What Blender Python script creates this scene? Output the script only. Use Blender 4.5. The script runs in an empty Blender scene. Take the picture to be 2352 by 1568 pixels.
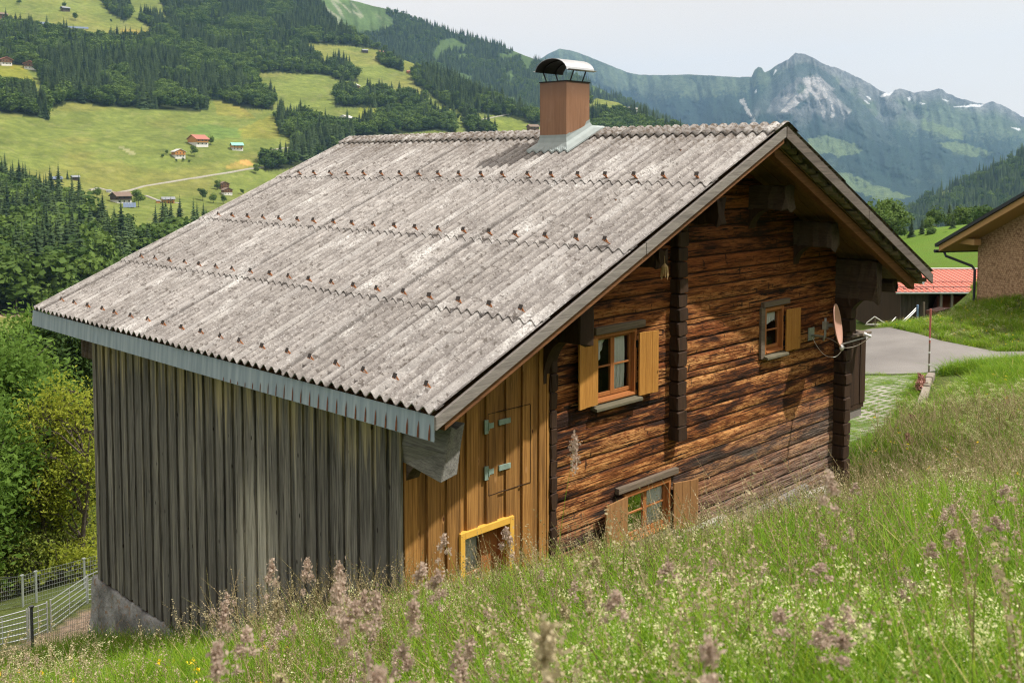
import bpy, math, random
import numpy as np
from mathutils import Vector, Matrix
random.seed(7)
RNG = np.random.default_rng(11)
S = bpy.context.scene
COL = S.collection

# ------------------------------------------------------------ camera
CAM = np.array([-7.1173, -8.772, 6.3549])
FPX, PCX, PCY, PITCH, YAW = 2318.7, 1176.0, 524.3, -0.0618, 0.7784
FW = np.array([math.cos(YAW)*math.cos(PITCH), math.sin(YAW)*math.cos(PITCH), math.sin(PITCH)])
RT = np.array([math.sin(YAW), -math.cos(YAW), 0.0])
UPV = np.cross(RT, FW)
cd = bpy.data.cameras.new('camera')
cam = bpy.data.objects.new('camera', cd); COL.objects.link(cam)
cam.matrix_world = Matrix(((RT[0], UPV[0], -FW[0], CAM[0]), (RT[1], UPV[1], -FW[1], CAM[1]),
                           (RT[2], UPV[2], -FW[2], CAM[2]), (0, 0, 0, 1)))
cd.sensor_width = 36.0; cd.lens = FPX/2352*36
cd.shift_y = -(784-PCY)/2352
cd.clip_start = 0.05; cd.clip_end = 40000
cd.dof.use_dof = True; cd.dof.focus_distance = 13.0; cd.dof.aperture_fstop = 4.5
S.camera = cam

# ------------------------------------------------------------ sky and sun
SUND = Vector((0.70, -1.0, 1.95)).normalized()
w = bpy.data.worlds.new('World'); S.world = w; w.use_nodes = True
nt = w.node_tree; nt.nodes.clear()
def wn(t): return nt.nodes.new(t)
out = wn('ShaderNodeOutputWorld'); bg = wn('ShaderNodeBackground')
sky = wn('ShaderNodeTexSky'); sky.sky_type = 'NISHITA'; sky.sun_disc = False
sky.sun_elevation = math.asin(SUND.z); sky.sun_rotation = math.atan2(SUND.x, SUND.y)
sky.altitude = 900; sky.dust_density = 2.0; sky.air_density = 1.0
tc = wn('ShaderNodeTexCoord'); mp = wn('ShaderNodeMapping'); mp.inputs['Scale'].default_value = (1.0, 1.0, 3.5)
no = wn('ShaderNodeTexNoise'); no.inputs['Scale'].default_value = 1.6; no.inputs['Detail'].default_value = 5; no.inputs['Roughness'].default_value = 0.5
ramp = wn('ShaderNodeValToRGB')
ramp.color_ramp.elements[0].position = 0.3; ramp.color_ramp.elements[0].color = (5.65, 5.0, 4.48, 1)
ramp.color_ramp.elements[1].position = 0.75; ramp.color_ramp.elements[1].color = (6.05, 5.36, 4.82, 1)
sx = wn('ShaderNodeSeparateXYZ'); mr = wn('ShaderNodeMapRange')
mr.inputs['From Min'].default_value = 0.15; mr.inputs['From Max'].default_value = 0.75
mr.inputs['To Min'].default_value = 0.97; mr.inputs['To Max'].default_value = 0.95
mx = wn('ShaderNodeMix'); mx.data_type = 'RGBA'
L = nt.links.new
L(tc.outputs['Generated'], mp.inputs['Vector']); L(mp.outputs['Vector'], no.inputs['Vector'])
L(no.outputs['Fac'], ramp.inputs['Fac']); L(tc.outputs['Generated'], sx.inputs[0]); L(sx.outputs['Z'], mr.inputs['Value'])
L(mr.outputs['Result'], mx.inputs['Factor']); L(sky.outputs['Color'], mx.inputs['A']); L(ramp.outputs['Color'], mx.inputs['B'])
zr_ = wn('ShaderNodeMapRange'); zr_.inputs['From Min'].default_value = .22; zr_.inputs['From Max'].default_value = .85; zr_.inputs['To Min'].default_value = 1.0; zr_.inputs['To Max'].default_value = 1.45
zm = wn('ShaderNodeVectorMath'); zm.operation = 'SCALE'; L(sx.outputs['Z'], zr_.inputs['Value']); L(mx.outputs['Result'], zm.inputs[0]); L(zr_.outputs['Result'], zm.inputs['Scale'])   # thin cloud veil brightened overhead, out of view, to lift the ambient light
L(zm.outputs[0], bg.inputs['Color']); bg.inputs['Strength'].default_value = 0.12
L(bg.outputs[0], out.inputs['Surface'])
sl = bpy.data.lights.new('sun', 'SUN'); sl.energy = 3.7; sl.angle = math.radians(1.0); sl.color = (1.0, 0.95, 0.88)
so = bpy.data.objects.new('sun', sl); COL.objects.link(so)
so.rotation_euler = (-SUND).to_track_quat('-Z', 'Y').to_euler(); so.location = (20, -30, 60)
S.view_settings.view_transform = 'Standard'; S.view_settings.look = 'None'
S.view_settings.exposure = 0.58; S.view_settings.gamma = 1.0
S.cycles.denoising_prefilter = 'NONE'; S.cycles.filter_width = 1.15
S.cycles.max_bounces = 8; S.cycles.transparent_max_bounces = 16; S.cycles.volume_bounces = 1

# ------------------------------------------------------------ helpers
def ray(u, v):
    d = FW + RT*(u-PCX)/FPX - UPV*(v-PCY)/FPX
    return d/np.linalg.norm(d[:2])          # unit HORIZONTAL length
def rays(u, v):
    u = np.asarray(u, float); v = np.asarray(v, float)
    d = FW + RT*((u-PCX)/FPX)[..., None] - UPV*((v-PCY)/FPX)[..., None]
    return d/np.linalg.norm(d[..., :2], axis=-1)[..., None]
def at(u, v, d): return CAM + ray(u, v)*d
def atz(u, v, z):
    r = ray(u, v); return CAM + r*((z-CAM[2])/r[2])
def aty(u, v, y):
    r = ray(u, v); return CAM + r*((y-CAM[1])/r[1])
def pix(P):
    d = np.asarray(P, float)-CAM; z = d@FW
    return PCX+FPX*(d@RT)/z, PCY-FPX*(d@UPV)/z

def _h(ix, iy, s):
    n = (ix*374761393 + iy*668265263 + s*1274126177) & 0xffffffff
    n = ((n ^ (n >> 13))*1274126177) & 0xffffffff
    return ((n ^ (n >> 16)) & 0xffff)/65535.0
def vnoise(x, y, s=0):
    x = np.asarray(x, float); y = np.asarray(y, float)
    ix = np.floor(x).astype(np.int64); iy = np.floor(y).astype(np.int64)
    fx = x-ix; fy = y-iy; fx = fx*fx*(3-2*fx); fy = fy*fy*(3-2*fy)
    a = _h(ix, iy, s); b = _h(ix+1, iy, s); c = _h(ix, iy+1, s); d = _h(ix+1, iy+1, s)
    return (a*(1-fx)+b*fx)*(1-fy)+(c*(1-fx)+d*fx)*fy
def fbm(x, y, o=5, s=0, g=0.5):
    t = 0; a = 1.0; n = 0
    for i in range(o):
        t = t+a*vnoise(x*2**i+i*17.3, y*2**i-i*9.1, s+i); n += a; a *= g
    return t/n
def ridged(x, y, o=5, s=0):
    t = 0; a = 1.0; n = 0
    for i in range(o):
        t = t+a*(1-np.abs(2*vnoise(x*2**i+i*7.7, y*2**i+i*3.3, s+i)-1)); n += a; a *= 0.5
    return t/n
def inpoly(x, y, poly):
    x = np.asarray(x, float); y = np.asarray(y, float); r = np.zeros(x.shape, bool)
    n = len(poly)
    for i in range(n):
        x0, y0 = poly[i]; x1, y1 = poly[(i+1) % n]
        if y0 == y1: continue
        c = ((y0 > y) != (y1 > y)) & (x < (x1-x0)*(y-y0)/(y1-y0)+x0)
        r ^= c
    return r

class MB:
    def __init__(s): s.v = []; s.f = []; s.m = []; s.mi = 0
    def add(s, vs, fs):
        o = len(s.v); s.v += [tuple(map(float, p)) for p in vs]
        for f in fs: s.f.append(tuple(i+o for i in f)); s.m.append(s.mi)
        return s
    def hexa(s, p):   # 8 corners: bottom 4 ccw, top 4 ccw
        return s.add(p, [(3, 2, 1, 0), (4, 5, 6, 7), (0, 1, 5, 4), (1, 2, 6, 5), (2, 3, 7, 6), (3, 0, 4, 7)])
    def box(s, x0, x1, y0, y1, z0, z1):
        return s.hexa([(x0, y0, z0), (x1, y0, z0), (x1, y1, z0), (x0, y1, z0), (x0, y0, z1), (x1, y0, z1), (x1, y1, z1), (x0, y1, z1)])
    def bar(s, a, b, w, h, up=(0, 0, 1)):   # box along a->b
        a = Vector(a); b = Vector(b); d = (b-a).normalized(); u = Vector(up)
        r = d.cross(u)
        if r.length < 1e-5: r = d.cross(Vector((1, 0, 0)))
        r.normalize(); u = r.cross(d)
        c = [(-w/2, -h/2), (w/2, -h/2), (w/2, h/2), (-w/2, h/2)]
        P = [a+r*x+u*y for x, y in c]; Q = [b+r*x+u*y for x, y in c]
        return s.hexa([P[0], P[1], Q[1], Q[0], P[3], P[2], Q[2], Q[3]])
    def tube(s, pts, rad, n=8, cap=True):
        pts = [Vector(p) for p in pts]
        if not hasattr(rad, '__len__'): rad = [rad]*len(pts)
        rings = []; pr = None
        for i, p in enumerate(pts):
            d = (pts[min(i+1, len(pts)-1)]-pts[max(i-1, 0)]).normalized()
            if pr is None:
                r = d.orthogonal().normalized()
            else:
                r = pr-d*pr.dot(d)
                r = r.normalized() if r.length > 1e-6 else d.orthogonal().normalized()
            pr = r; q = d.cross(r)
            rings.append([p+(r*math.cos(2*math.pi*k/n)+q*math.sin(2*math.pi*k/n))*rad[i] for k in range(n)])
        vs = [v for rg in rings for v in rg]; fs = []
        for i in range(len(pts)-1):
            for k in range(n):
                fs.append((i*n+k, i*n+(k+1) % n, (i+1)*n+(k+1) % n, (i+1)*n+k))
        if cap: fs.append(tuple(range(n-1, -1, -1))); fs.append(tuple((len(pts)-1)*n+k for k in range(n)))
        return s.add(vs, fs)
    def prism(s, prof, a, b, ax):   # 2-D profile (p,q) extruded along axis ax from a to b
        def P(p, q, t): return {0: (t, p, q), 1: (p, t, q), 2: (p, q, t)}[ax]
        n = len(prof)
        vs = [P(p, q, a) for p, q in prof]+[P(p, q, b) for p, q in prof]
        fs = [tuple(range(n-1, -1, -1)), tuple(range(n, 2*n))]+[(i, (i+1) % n, n+(i+1) % n, n+i) for i in range(n)]
        return s.add(vs, fs)
    def build(s, name, mats, parent=None, smooth=False, bevel=0):
        me = bpy.data.meshes.new(name); me.from_pydata(s.v, [], s.f); 
        mats = mats if isinstance(mats, (list, tuple)) else [mats]
        for m in mats: me.materials.append(m)
        if len(mats) > 1: me.polygons.foreach_set('material_index', s.m)
        if smooth: me.polygons.foreach_set('use_smooth', [True]*len(s.f))
        me.update(); o = bpy.data.objects.new(name, me); COL.objects.link(o)
        bm_fix(me)
        if bevel:
            b = o.modifiers.new('b', 'BEVEL'); b.width = bevel; b.segments = 2; b.limit_method = 'ANGLE'
        if parent: o.parent = parent
        return o
import bmesh
def bm_fix(me):
    bm = bmesh.new(); bm.from_mesh(me); bmesh.ops.recalc_face_normals(bm, faces=bm.faces); bm.to_mesh(me); bm.free()

def npmesh(name, V, F, mat=None, smooth=True, attrs=None, mi=None):
    V = np.asarray(V, np.float32); F = np.asarray(F, np.int32); k = F.shape[1]
    me = bpy.data.meshes.new(name); me.vertices.add(len(V)); me.vertices.foreach_set('co', V.ravel())
    me.loops.add(F.size); me.loops.foreach_set('vertex_index', F.ravel())
    me.polygons.add(len(F)); me.polygons.foreach_set('loop_start', np.arange(0, F.size, k, dtype=np.int32))
    me.polygons.foreach_set('loop_total', np.full(len(F), k, np.int32))
    if smooth: me.polygons.foreach_set('use_smooth', np.ones(len(F), bool))
    for m in (mat if isinstance(mat, (list, tuple)) else [mat] if mat else []): me.materials.append(m)
    if mi is not None: me.polygons.foreach_set('material_index', np.asarray(mi, np.int32))
    me.update(calc_edges=True)
    for nm, arr in (attrs or {}).items():
        arr = np.asarray(arr, np.float32)
        if arr.ndim == 1:
            me.attributes.new(nm, 'FLOAT', 'POINT').data.foreach_set('value', arr)
        else:
            c = np.ones((len(arr), 4), np.float32); c[:, :3] = arr
            me.attributes.new(nm, 'FLOAT_COLOR', 'POINT').data.foreach_set('color', c.ravel())
    return me
def link(name, me, parent=None):
    o = bpy.data.objects.new(name, me); COL.objects.link(o)
    if parent: o.parent = parent
    return o
def gridfaces(nu, nv):
    i = np.arange(nu-1)[:, None]*nv+np.arange(nv-1)[None, :]
    return np.stack([i, i+nv, i+nv+1, i+1], -1).reshape(-1, 4)
def empty(name, loc=(0, 0, 0), rz=0.0):
    o = bpy.data.objects.new(name, None); o.empty_display_size = 0.3; COL.objects.link(o)
    o.location = loc; o.rotation_euler = (0, 0, rz); return o
def tag(o, label=None, cat=None, group=None, kind=None):
    if label: o['label'] = label
    if cat: o['category'] = cat
    if group: o['group'] = group
    if kind: o['kind'] = kind
    return o
def copytree(o, parent=None):
    c = o.copy(); COL.objects.link(c)
    if parent: c.parent = parent
    for ch in list(o.children): copytree(ch, c)
    return c

# ------------------------------------------------------------ instancing for uncountable things
def scatter(name, pts, rot, scl, idx, protos):
    """one object: points carrying rotation, scale and pick index; geometry nodes instance the prototypes"""
    me = bpy.data.meshes.new(name); me.vertices.add(len(pts)); me.vertices.foreach_set('co', np.asarray(pts, np.float32).ravel())
    me.attributes.new('rot', 'FLOAT_VECTOR', 'POINT').data.foreach_set('vector', np.asarray(rot, np.float32).ravel())
    scl = np.asarray(scl, np.float32)
    if scl.ndim == 1: scl = np.repeat(scl[:, None], 3, 1)
    me.attributes.new('scl', 'FLOAT_VECTOR', 'POINT').data.foreach_set('vector', scl.ravel())
    me.attributes.new('idx', 'INT', 'POINT').data.foreach_set('value', np.asarray(idx, np.int32))
    o = bpy.data.objects.new(name, me); COL.objects.link(o)
    col = bpy.data.collections.new(name+'_kinds')
    for i, pm in enumerate(protos):
        po = bpy.data.objects.new('%s_kind_%02d' % (name, i), pm); col.objects.link(po)
    ng = bpy.data.node_groups.new(name+'_scatter', 'GeometryNodeTree')
    ng.interface.new_socket('Geometry', in_out='INPUT', socket_type='NodeSocketGeometry')
    ng.interface.new_socket('Geometry', in_out='OUTPUT', socket_type='NodeSocketGeometry')
    n = ng.nodes.new; gi = n('NodeGroupInput'); go = n('NodeGroupOutput'); ip = n('GeometryNodeInstanceOnPoints')
    ci = n('GeometryNodeCollectionInfo'); ci.inputs['Collection'].default_value = col
    ci.inputs['Separate Children'].default_value = True; ci.inputs['Reset Children'].default_value = True
    def attr(nm, t):
        a = n('GeometryNodeInputNamedAttribute'); a.data_type = t; a.inputs['Name'].default_value = nm; return a.outputs['Attribute']
    e2r = n('FunctionNodeEulerToRotation'); l = ng.links.new
    l(gi.outputs[0], ip.inputs['Points']); l(ci.outputs[0], ip.inputs['Instance']); ip.inputs['Pick Instance'].default_value = True
    l(attr('idx', 'INT'), ip.inputs['Instance Index']); l(attr('rot', 'FLOAT_VECTOR'), e2r.inputs[0]); l(e2r.outputs[0], ip.inputs['Rotation'])
    l(attr('scl', 'FLOAT_VECTOR'), ip.inputs['Scale']); l(ip.outputs[0], go.inputs[0])
    md = o.modifiers.new('scatter', 'NODES'); md.node_group = ng
    return o
# ------------------------------------------------------------ materials
class G:
    def __init__(s, name, rough=0.8, spec=0.3):
        s.m = bpy.data.materials.new(name); s.m.use_nodes = True; s.t = s.m.node_tree; s.t.nodes.clear()
        s.o = s.t.nodes.new('ShaderNodeOutputMaterial'); s.b = s.t.nodes.new('ShaderNodeBsdfPrincipled')
        s.t.links.new(s.b.outputs[0], s.o.inputs['Surface'])
        s.b.inputs['Roughness'].default_value = rough; s.b.inputs['Specular IOR Level'].default_value = spec
        s._tc = None
    def set(s, n, k, v):
        i = n.inputs[k]
        if isinstance(v, bpy.types.NodeSocket): s.t.links.new(v, i)
        elif hasattr(v, '__len__') and len(v) == 3 and i.type == 'RGBA': i.default_value = (*v, 1)
        else: i.default_value = v
    def n(s, ty, out=0, props=None, **kw):
        x = s.t.nodes.new(ty)
        for k, v in (props or {}).items(): setattr(x, k, v)
        for k, v in kw.items(): s.set(x, k.replace('_', ' ') if not k.startswith('i') or not k[1:].isdigit() else int(k[1:]), v)
        return x.outputs[out]
    def co(s, sc=(1, 1, 1), rot=(0, 0, 0), kind='Object', loc=(0, 0, 0)):
        if s._tc is None: s._tc = s.t.nodes.new('ShaderNodeTexCoord')
        if kind == 'World': v = s.n('ShaderNodeNewGeometry', 'Position')
        else: v = s._tc.outputs[kind]
        return s.n('ShaderNodeMapping', Vector=v, Scale=sc, Rotation=rot, Location=loc)
    def noise(s, vec, scale=5, detail=4, rough=0.55, out='Fac', dist=0.0):
        return s.n('ShaderNodeTexNoise', out, Vector=vec, Scale=scale, Detail=detail, Roughness=rough, Distortion=dist)
    def vor(s, vec, scale=5, out='Distance', rnd=1.0): return s.n('ShaderNodeTexVoronoi', out, Vector=vec, Scale=scale, Randomness=rnd)
    def ramp(s, f, *st, interp='LINEAR'):
        x = s.t.nodes.new('ShaderNodeValToRGB'); cr = x.color_ramp; cr.interpolation = interp
        while len(cr.elements) < len(st): cr.elements.new(0.5)
        for e, (p, c) in zip(cr.elements, st): e.position = p; e.color = (c, c, c, 1) if not hasattr(c, '__len__') else (*c, 1)
        s.t.links.new(f, x.inputs[0]); return x.outputs[0]
    def mix(s, f, a, b, mode='MIX'):
        x = s.t.nodes.new('ShaderNodeMix'); x.data_type = 'RGBA'; x.blend_type = mode; x.clamp_factor = True
        s.set(x, 'Factor', f)
        for k, v in ((6, a), (7, b)):
            if isinstance(v, bpy.types.NodeSocket): s.t.links.new(v, x.inputs[k])
            else: x.inputs[k].default_value = (*v, 1) if len(v) == 3 else v
        return x.outputs[2]
    def math(s, op, a, b=0.0, c=0.0):
        x = s.t.nodes.new('ShaderNodeMath'); x.operation = op
        s.set(x, 0, a); s.set(x, 1, b); s.set(x, 2, c); return x.outputs[0]
    def mr(s, v, a, b, c=0.0, d=1.0): return s.n('ShaderNodeMapRange', Value=v, From_Min=a, From_Max=b, To_Min=c, To_Max=d)
    def sep(s, v, ax): return s.n('ShaderNodeSeparateXYZ', ax, Vector=v)
    def attr(s, nm, out='Color'): return s.n('ShaderNodeAttribute', out, props={'attribute_name': nm})
    def rnd(s): return s.n('ShaderNodeObjectInfo', 'Random')
    def isl(s): return s.n('ShaderNodeNewGeometry', 'Random Per Island')
    def col(s, c): s.set(s.b, 'Base Color', c); return s
    def bump(s, h, dist=0.02, strength=1.0):
        s.set(s.b, 'Normal', s.n('ShaderNodeBump', Height=h, Distance=dist, Strength=strength)); return s
    def transl(s, c, f=0.35):
        tr = s.t.nodes.new('ShaderNodeBsdfTranslucent'); s.set(tr, 'Color', c)
        mx = s.t.nodes.new('ShaderNodeMixShader'); mx.inputs[0].default_value = f
        s.t.links.new(s.b.outputs[0], mx.inputs[1]); s.t.links.new(tr.outputs[0], mx.inputs[2]); s.t.links.new(mx.outputs[0], s.o.inputs['Surface'])
        return s

def flat(name, c, rough=0.7, metal=0.0, var=0.18, sc=6.0, spec=0.3):
    g = G(name, rough, spec); v = g.noise(g.co(), sc, 5)
    g.col(g.mix(g.ramp(v, (0.3, 0.0), (0.7, 1.0)), [x*(1-var) for x in c], [min(1, x*(1+var)) for x in c]))
    g.b.inputs['Metallic'].default_value = metal; return g.m

def wood(name, light, dark, axis='x', knots=True, grain=1.0, streak=0.5, island=0.35, rough=0.75):
    """sawn wood: grain along one axis, tone changing from board to board"""
    g = G(name, rough, 0.25)
    k = {'x': (0.9, 22, 22), 'y': (22, 0.9, 22), 'z': (22, 22, 0.9)}[axis]
    isl = g.isl(); off = g.n('ShaderNodeCombineXYZ', X=g.math('MULTIPLY', isl, 37.0), Y=g.math('MULTIPLY', isl, 11.0), Z=g.math('MULTIPLY', isl, 23.0))
    base = g.n('ShaderNodeVectorMath', props={'operation': 'ADD'}, i0=g.co(), i1=off)
    mp = g.n('ShaderNodeMapping', Vector=base, Scale=k)
    gr = g.noise(mp, 2.2*grain, 6, 0.65, dist=0.6)
    fine = g.noise(mp, 9*grain, 3, 0.6)
    st = g.noise(g.n('ShaderNodeMapping', Vector=base, Scale=tuple(x*0.25 for x in k)), 1.6, 4, 0.6)
    f = g.math('ADD', g.math('MULTIPLY', gr, 0.6), g.math('MULTIPLY', fine, 0.4))
    c = g.mix(g.ramp(f, (0.3, 0.0), (0.68, 1.0)), dark, light)
    c = g.mix(g.math('MULTIPLY', g.ramp(st, (0.5, 0.0), (0.72, 1.0)), streak), c, [x*0.45 for x in dark])
    c = g.mix(g.math('MULTIPLY', isl, island), c, [x*0.6 for x in dark])
    if knots:
        ks = {'x': (1, 2.4, 2.4), 'y': (2.4, 1, 2.4), 'z': (2.4, 2.4, 1)}[axis]
        kv = g.vor(g.n('ShaderNodeMapping', Vector=base, Scale=ks), 2.6)
        c = g.mix(g.ramp(kv, (0.04, 1.0), (0.09, 0.0)), c, [x*0.3 for x in dark])
    g.col(c).bump(f, 0.004, 0.6); return g.m
# ------------------------------------------------------------ near ground
_cp = np.array([
 (-7.1,-8.8,4.6),(-.5,0,1.0),(-.5,3,-.25),(-.5,5,-1.0),(-.5,8.3,-2.15),(.1,11,-3.7),(1.4,14.7,-4.8),(3.9,18,-5.8),(-2.5,16.3,-5.3),(5.2,15.5,-5.6),(1,-.4,.6),(3.3,-.4,.15),(6,-.4,.05),(10.5,-.5,.08),
 (10.5,8,-1.2),(5,9.5,-3.4),(11.5,.8,.28),(15,2,.33),(20,4,.35),(16,5,.2),(12,4,0),(21,3,.38),(25,5,.4),(27,7,.36),(26,2,.45),(27,-1,.6),(30,2.2,.85),(34,.3,1.5),
 (20,1.2,.75),(15,-.7,.8),(12,-1.6,.85),(15,-4,1.7),(20,-4,1.6),(10,-4,1.6),(6,-4,1.75),(3,-4,2.05),(0,-4,2.55),(-3,-4,2.55),(-7,-4,2.8),(-7,0,1.3),(-7,4,-.3),(-7,9,-2.6),(-7,14,-4.9),
 (10,-9,3.8),(20,-9,3.5),(3,-9,4.2),(-3,-9,4.45),(25,0,.9),(28.4,7.6,.36),(31,3.8,.75),(34.3,8,-.2),(34.8,4.6,1.2),(32,3.4,.7),(38,5.6,1.5),(35.2,6.5,.62),(32.9,7.0,.30),(31.6,7.5,.22),(41,6.3,2.0),(38,3,2.0),(45,9,1.5),(34.9,9.9,-0.55),(39.5,11.9,-1.40),(45.9,14.8,-2.60),(53.2,18.0,-3.90),(35.3,8.9,-0.50),(39.9,10.9,-1.35),(46.4,13.6,-2.50),(53.8,16.7,-3.90),(35.2,7.9,0.00),(39.4,9.6,-0.80),(45.9,12.1,-1.90),(54.3,15.4,-3.20),(38.8,8.4,-0.10),(45.3,10.8,-1.40),(40,0,2.4),(50,0,3.5),(60,-10,8),
 (70,27,-4.4),(34,11,-.8),(131,49,-7.3),(207,76,-8.9),(250,100,-10),(330,130,-26),(3.4,22,-6.6),(8.3,33,-10.5),(20,66,-22),(44,132,-40),(96,273,-50),
 (22,22,-4.5),(34.6,34,-9),(97,97,-33),(-20,-30,14),(-10,-15,7.2),(-4.0,-6.4,3.92),(-4.9,-5.5,3.15),(-3.2,-7.2,4.05),(-6.3,-4.7,2.95),(-4.9,-7.3,4.3),(-6.2,-6.4,3.8),(10,-20,8),(30,-20,7.5),(60,-40,18),(-30,0,3),(-25,15,-3),(-40,40,-12),(-60,-60,28),(0,-60,24),(-100,50,0),(-150,-100,50),(100,-100,45),(250,-60,20),(300,-250,90),(-100,250,-45),(250,250,-48),(420,420,-58),(120,480,-58),(480,160,-45),(-300,300,-30),(-400,-300,110),(500,-100,0)])
def _k(r2): return np.sqrt(r2+2.2)
_n = len(_cp); _d = _k(((_cp[:, None, :2]-_cp[None, :, :2])**2).sum(-1))
_A = np.zeros((_n+3, _n+3)); _A[:_n, :_n] = _d; _A[:_n, _n] = 1; _A[:_n, _n+1:] = _cp[:, :2]; _A[_n, :_n] = 1; _A[_n+1:, :_n] = _cp[:, :2].T
_w = np.linalg.solve(_A, np.concatenate([_cp[:, 2], [0, 0, 0]]))
def sstep(x, a, b):
    t = np.clip((np.asarray(x, float)-a)/(b-a), 0, 1); return t*t*(3-2*t)
def H(x, y):
    x = np.asarray(x, float); y = np.asarray(y, float); sh = x.shape; x = x.ravel(); y = y.ravel()
    z = np.zeros(len(x))
    for i in range(0, len(x), 20000):
        s = slice(i, i+20000); r2 = (x[s, None]-_cp[None, :, 0])**2+(y[s, None]-_cp[None, :, 1])**2
        z[s] = _k(r2)@_w[:_n]+_w[_n]+_w[_n+1]*x[s]+_w[_n+2]*y[s]
    r = np.hypot(x-CAM[0], y-CAM[1])
    far = np.interp(r, [0, 500, 1200, 2600, 20000], [-50, -56, -105, -172, -176])
    t = sstep(r, 380, 620); z = z*(1-t)+far*t
    z = z+(fbm(x*0.35, y*0.35, 3, 5)-.5)*0.12*sstep(r, 2, 8)
    return z.reshape(sh)
def gh(u, v, d0=3., d1_=400.):      # where the line of sight meets the ground
    r = ray(u, v); ds = np.geomspace(d0, d1_, 1500); P = CAM[None]+ds[:, None]*r[None]; h = H(P[:, 0], P[:, 1]); k = np.nonzero(P[:, 2] < h)[0]
    return P[k[0]] if len(k) else P[-1]
def Hs(x, y): return float(H(np.array([x]), np.array([y]))[0])

_r = np.concatenate([[0.02], np.geomspace(0.4, 60, 240), np.geomspace(61.5, 9300, 85)])
_a = np.unique(np.concatenate([np.linspace(-.25, 1.7, 330), np.linspace(1.7, 2*math.pi-.25, 90)]))
_X = CAM[0]+_r[:, None]*np.cos(_a)[None]; _Y = CAM[1]+_r[:, None]*np.sin(_a)[None]; _Z = H(_X, _Y)
# zones of ground cover (world positions): gravel track, mown lawn, far mown field
LAWN = [(10.6, 0.2), (14.4, 0.25), (21.2, 2.5), (21.0, 3.4), (20.4, 4.6), (19.5, 9), (10.6, 9)]
_g = np.zeros((_X.size, 3)); xf = _X.ravel(); yf = _Y.ravel(); rr = np.hypot(xf-CAM[0], yf-CAM[1])
tone = fbm(xf*.18, yf*.18, 4, 3)[:, None]
_g[:] = np.array([.075, .10, .028])*(.75+.5*tone)
ml = inpoly(xf, yf, LAWN); _g[ml] = np.array([.085, .15, .022])*(.8+.4*tone[ml])
mf = (rr > 62) & (xf > 40) & (np.arctan2(yf-CAM[1], xf-CAM[0]) < .46); _g[mf] = np.array([.10, .19, .02])*(.9+.2*tone[mf])
mm = (rr > 38) & (rr <= 75) & (yf > 9) & (xf > 25); _g[mm] = np.array([.10, .16, .03])*(.8+.4*tone[mm])
GRAVEL = [tuple(gh(a*.19925, 1255.6+b*.19925, 14.)[:2]) for a, b in ((-300,1330),(150,1160),(400,1050),(590,990),(800,830),(1000,730),(1300,640),(1700,700),(1500,1050),(1000,1130),(700,1190),(350,1270),(-300,1560))]
gp = inpoly(xf+.25*(fbm(xf*1.5, yf*1.5, 3, 8)-.5), yf+.25*(fbm(xf*1.5, yf*1.5, 3, 9)-.5), GRAVEL)
_g[gp] = np.array([.25, .19, .145])*(.75+.5*tone[gp])
g = G('meadow_ground', 0.95, 0.1)
nz = g.noise(g.co(), 7, 6, .7); n2 = g.noise(g.co(), .35, 4)
c = g.mix(g.ramp(nz, (.3, 0.), (.7, 1.)), (.45, .45, .45), (1.35, 1.3, 1.2))
c = g.mix(1.0, g.attr('Col'), c, 'MULTIPLY'); g.col(g.mix(g.math('MULTIPLY', g.ramp(n2, (.45, 0.), (.7, 1.)), .3), c, (.13, .12, .03))).bump(nz, .06)
ground = link('ground', npmesh('ground', np.stack([_X, _Y, _Z], -1).reshape(-1, 3), gridfaces(len(_r), len(_a)), g.m, attrs={'Col': _g}))
tag(ground, kind='structure')

def drape(name, poly, mat, lift=.05, step=.5, thick=.25, kind='structure'):
    """a slab laid on the ground along a world outline (x, y)"""
    P = np.array(poly); x0, y0 = P.min(0); x1, y1 = P.max(0)
    bm = bmesh.new(); vs = [bm.verts.new((x, y, 0)) for x, y in poly]; bm.faces.new(vs)
    for ax, lo, hi in ((0, x0, x1), (1, y0, y1)):
        t = lo+step
        while t < hi:
            co = (t, 0, 0) if ax == 0 else (0, t, 0); no = (1, 0, 0) if ax == 0 else (0, 1, 0)
            bmesh.ops.bisect_plane(bm, geom=bm.verts[:]+bm.edges[:]+bm.faces[:], plane_co=co, plane_no=no); t += step
    top = bm.faces[:]; r = bmesh.ops.extrude_face_region(bm, geom=top)
    up = {v for v in r['geom'] if isinstance(v, bmesh.types.BMVert)}
    for v in bm.verts: v.co.z = Hs(v.co.x, v.co.y)+(lift if v in up else lift-thick)
    bmesh.ops.recalc_face_normals(bm, faces=bm.faces)
    me = bpy.data.meshes.new(name); bm.to_mesh(me); bm.free(); me.materials.append(mat)
    o = link(name, me); tag(o, kind=kind); return o
g = G('asphalt', .9, .2); a = g.noise(g.co(), 60, 3); b = g.noise(g.co(), .5, 5)
g.col(g.mix(g.ramp(b, (.3, 0.), (.7, 1.)), g.mix(a, (.13, .12, .11), (.2, .19, .18)), g.mix(a, (.19, .18, .165), (.27, .255, .24)))).bump(a, .01); ASPH = g.m
ROAD = [(20.0, 4.6), (21.4, 2.95), (23.2, 2.2), (24.6, .7), (25.6, -1.4), (26.4, -4), (29.6, -4), (28.6, -1.2), (27.4, .8), (26.3, 2.6), (26.7, 4.5), (28.2, 6.9), (28.0, 7.6), (26.9, 8.2), (24, 9.5), (21, 9.5)]
drape('road', ROAD, ASPH, .07)
g = G('grass_paver', .9, .2)
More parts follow.
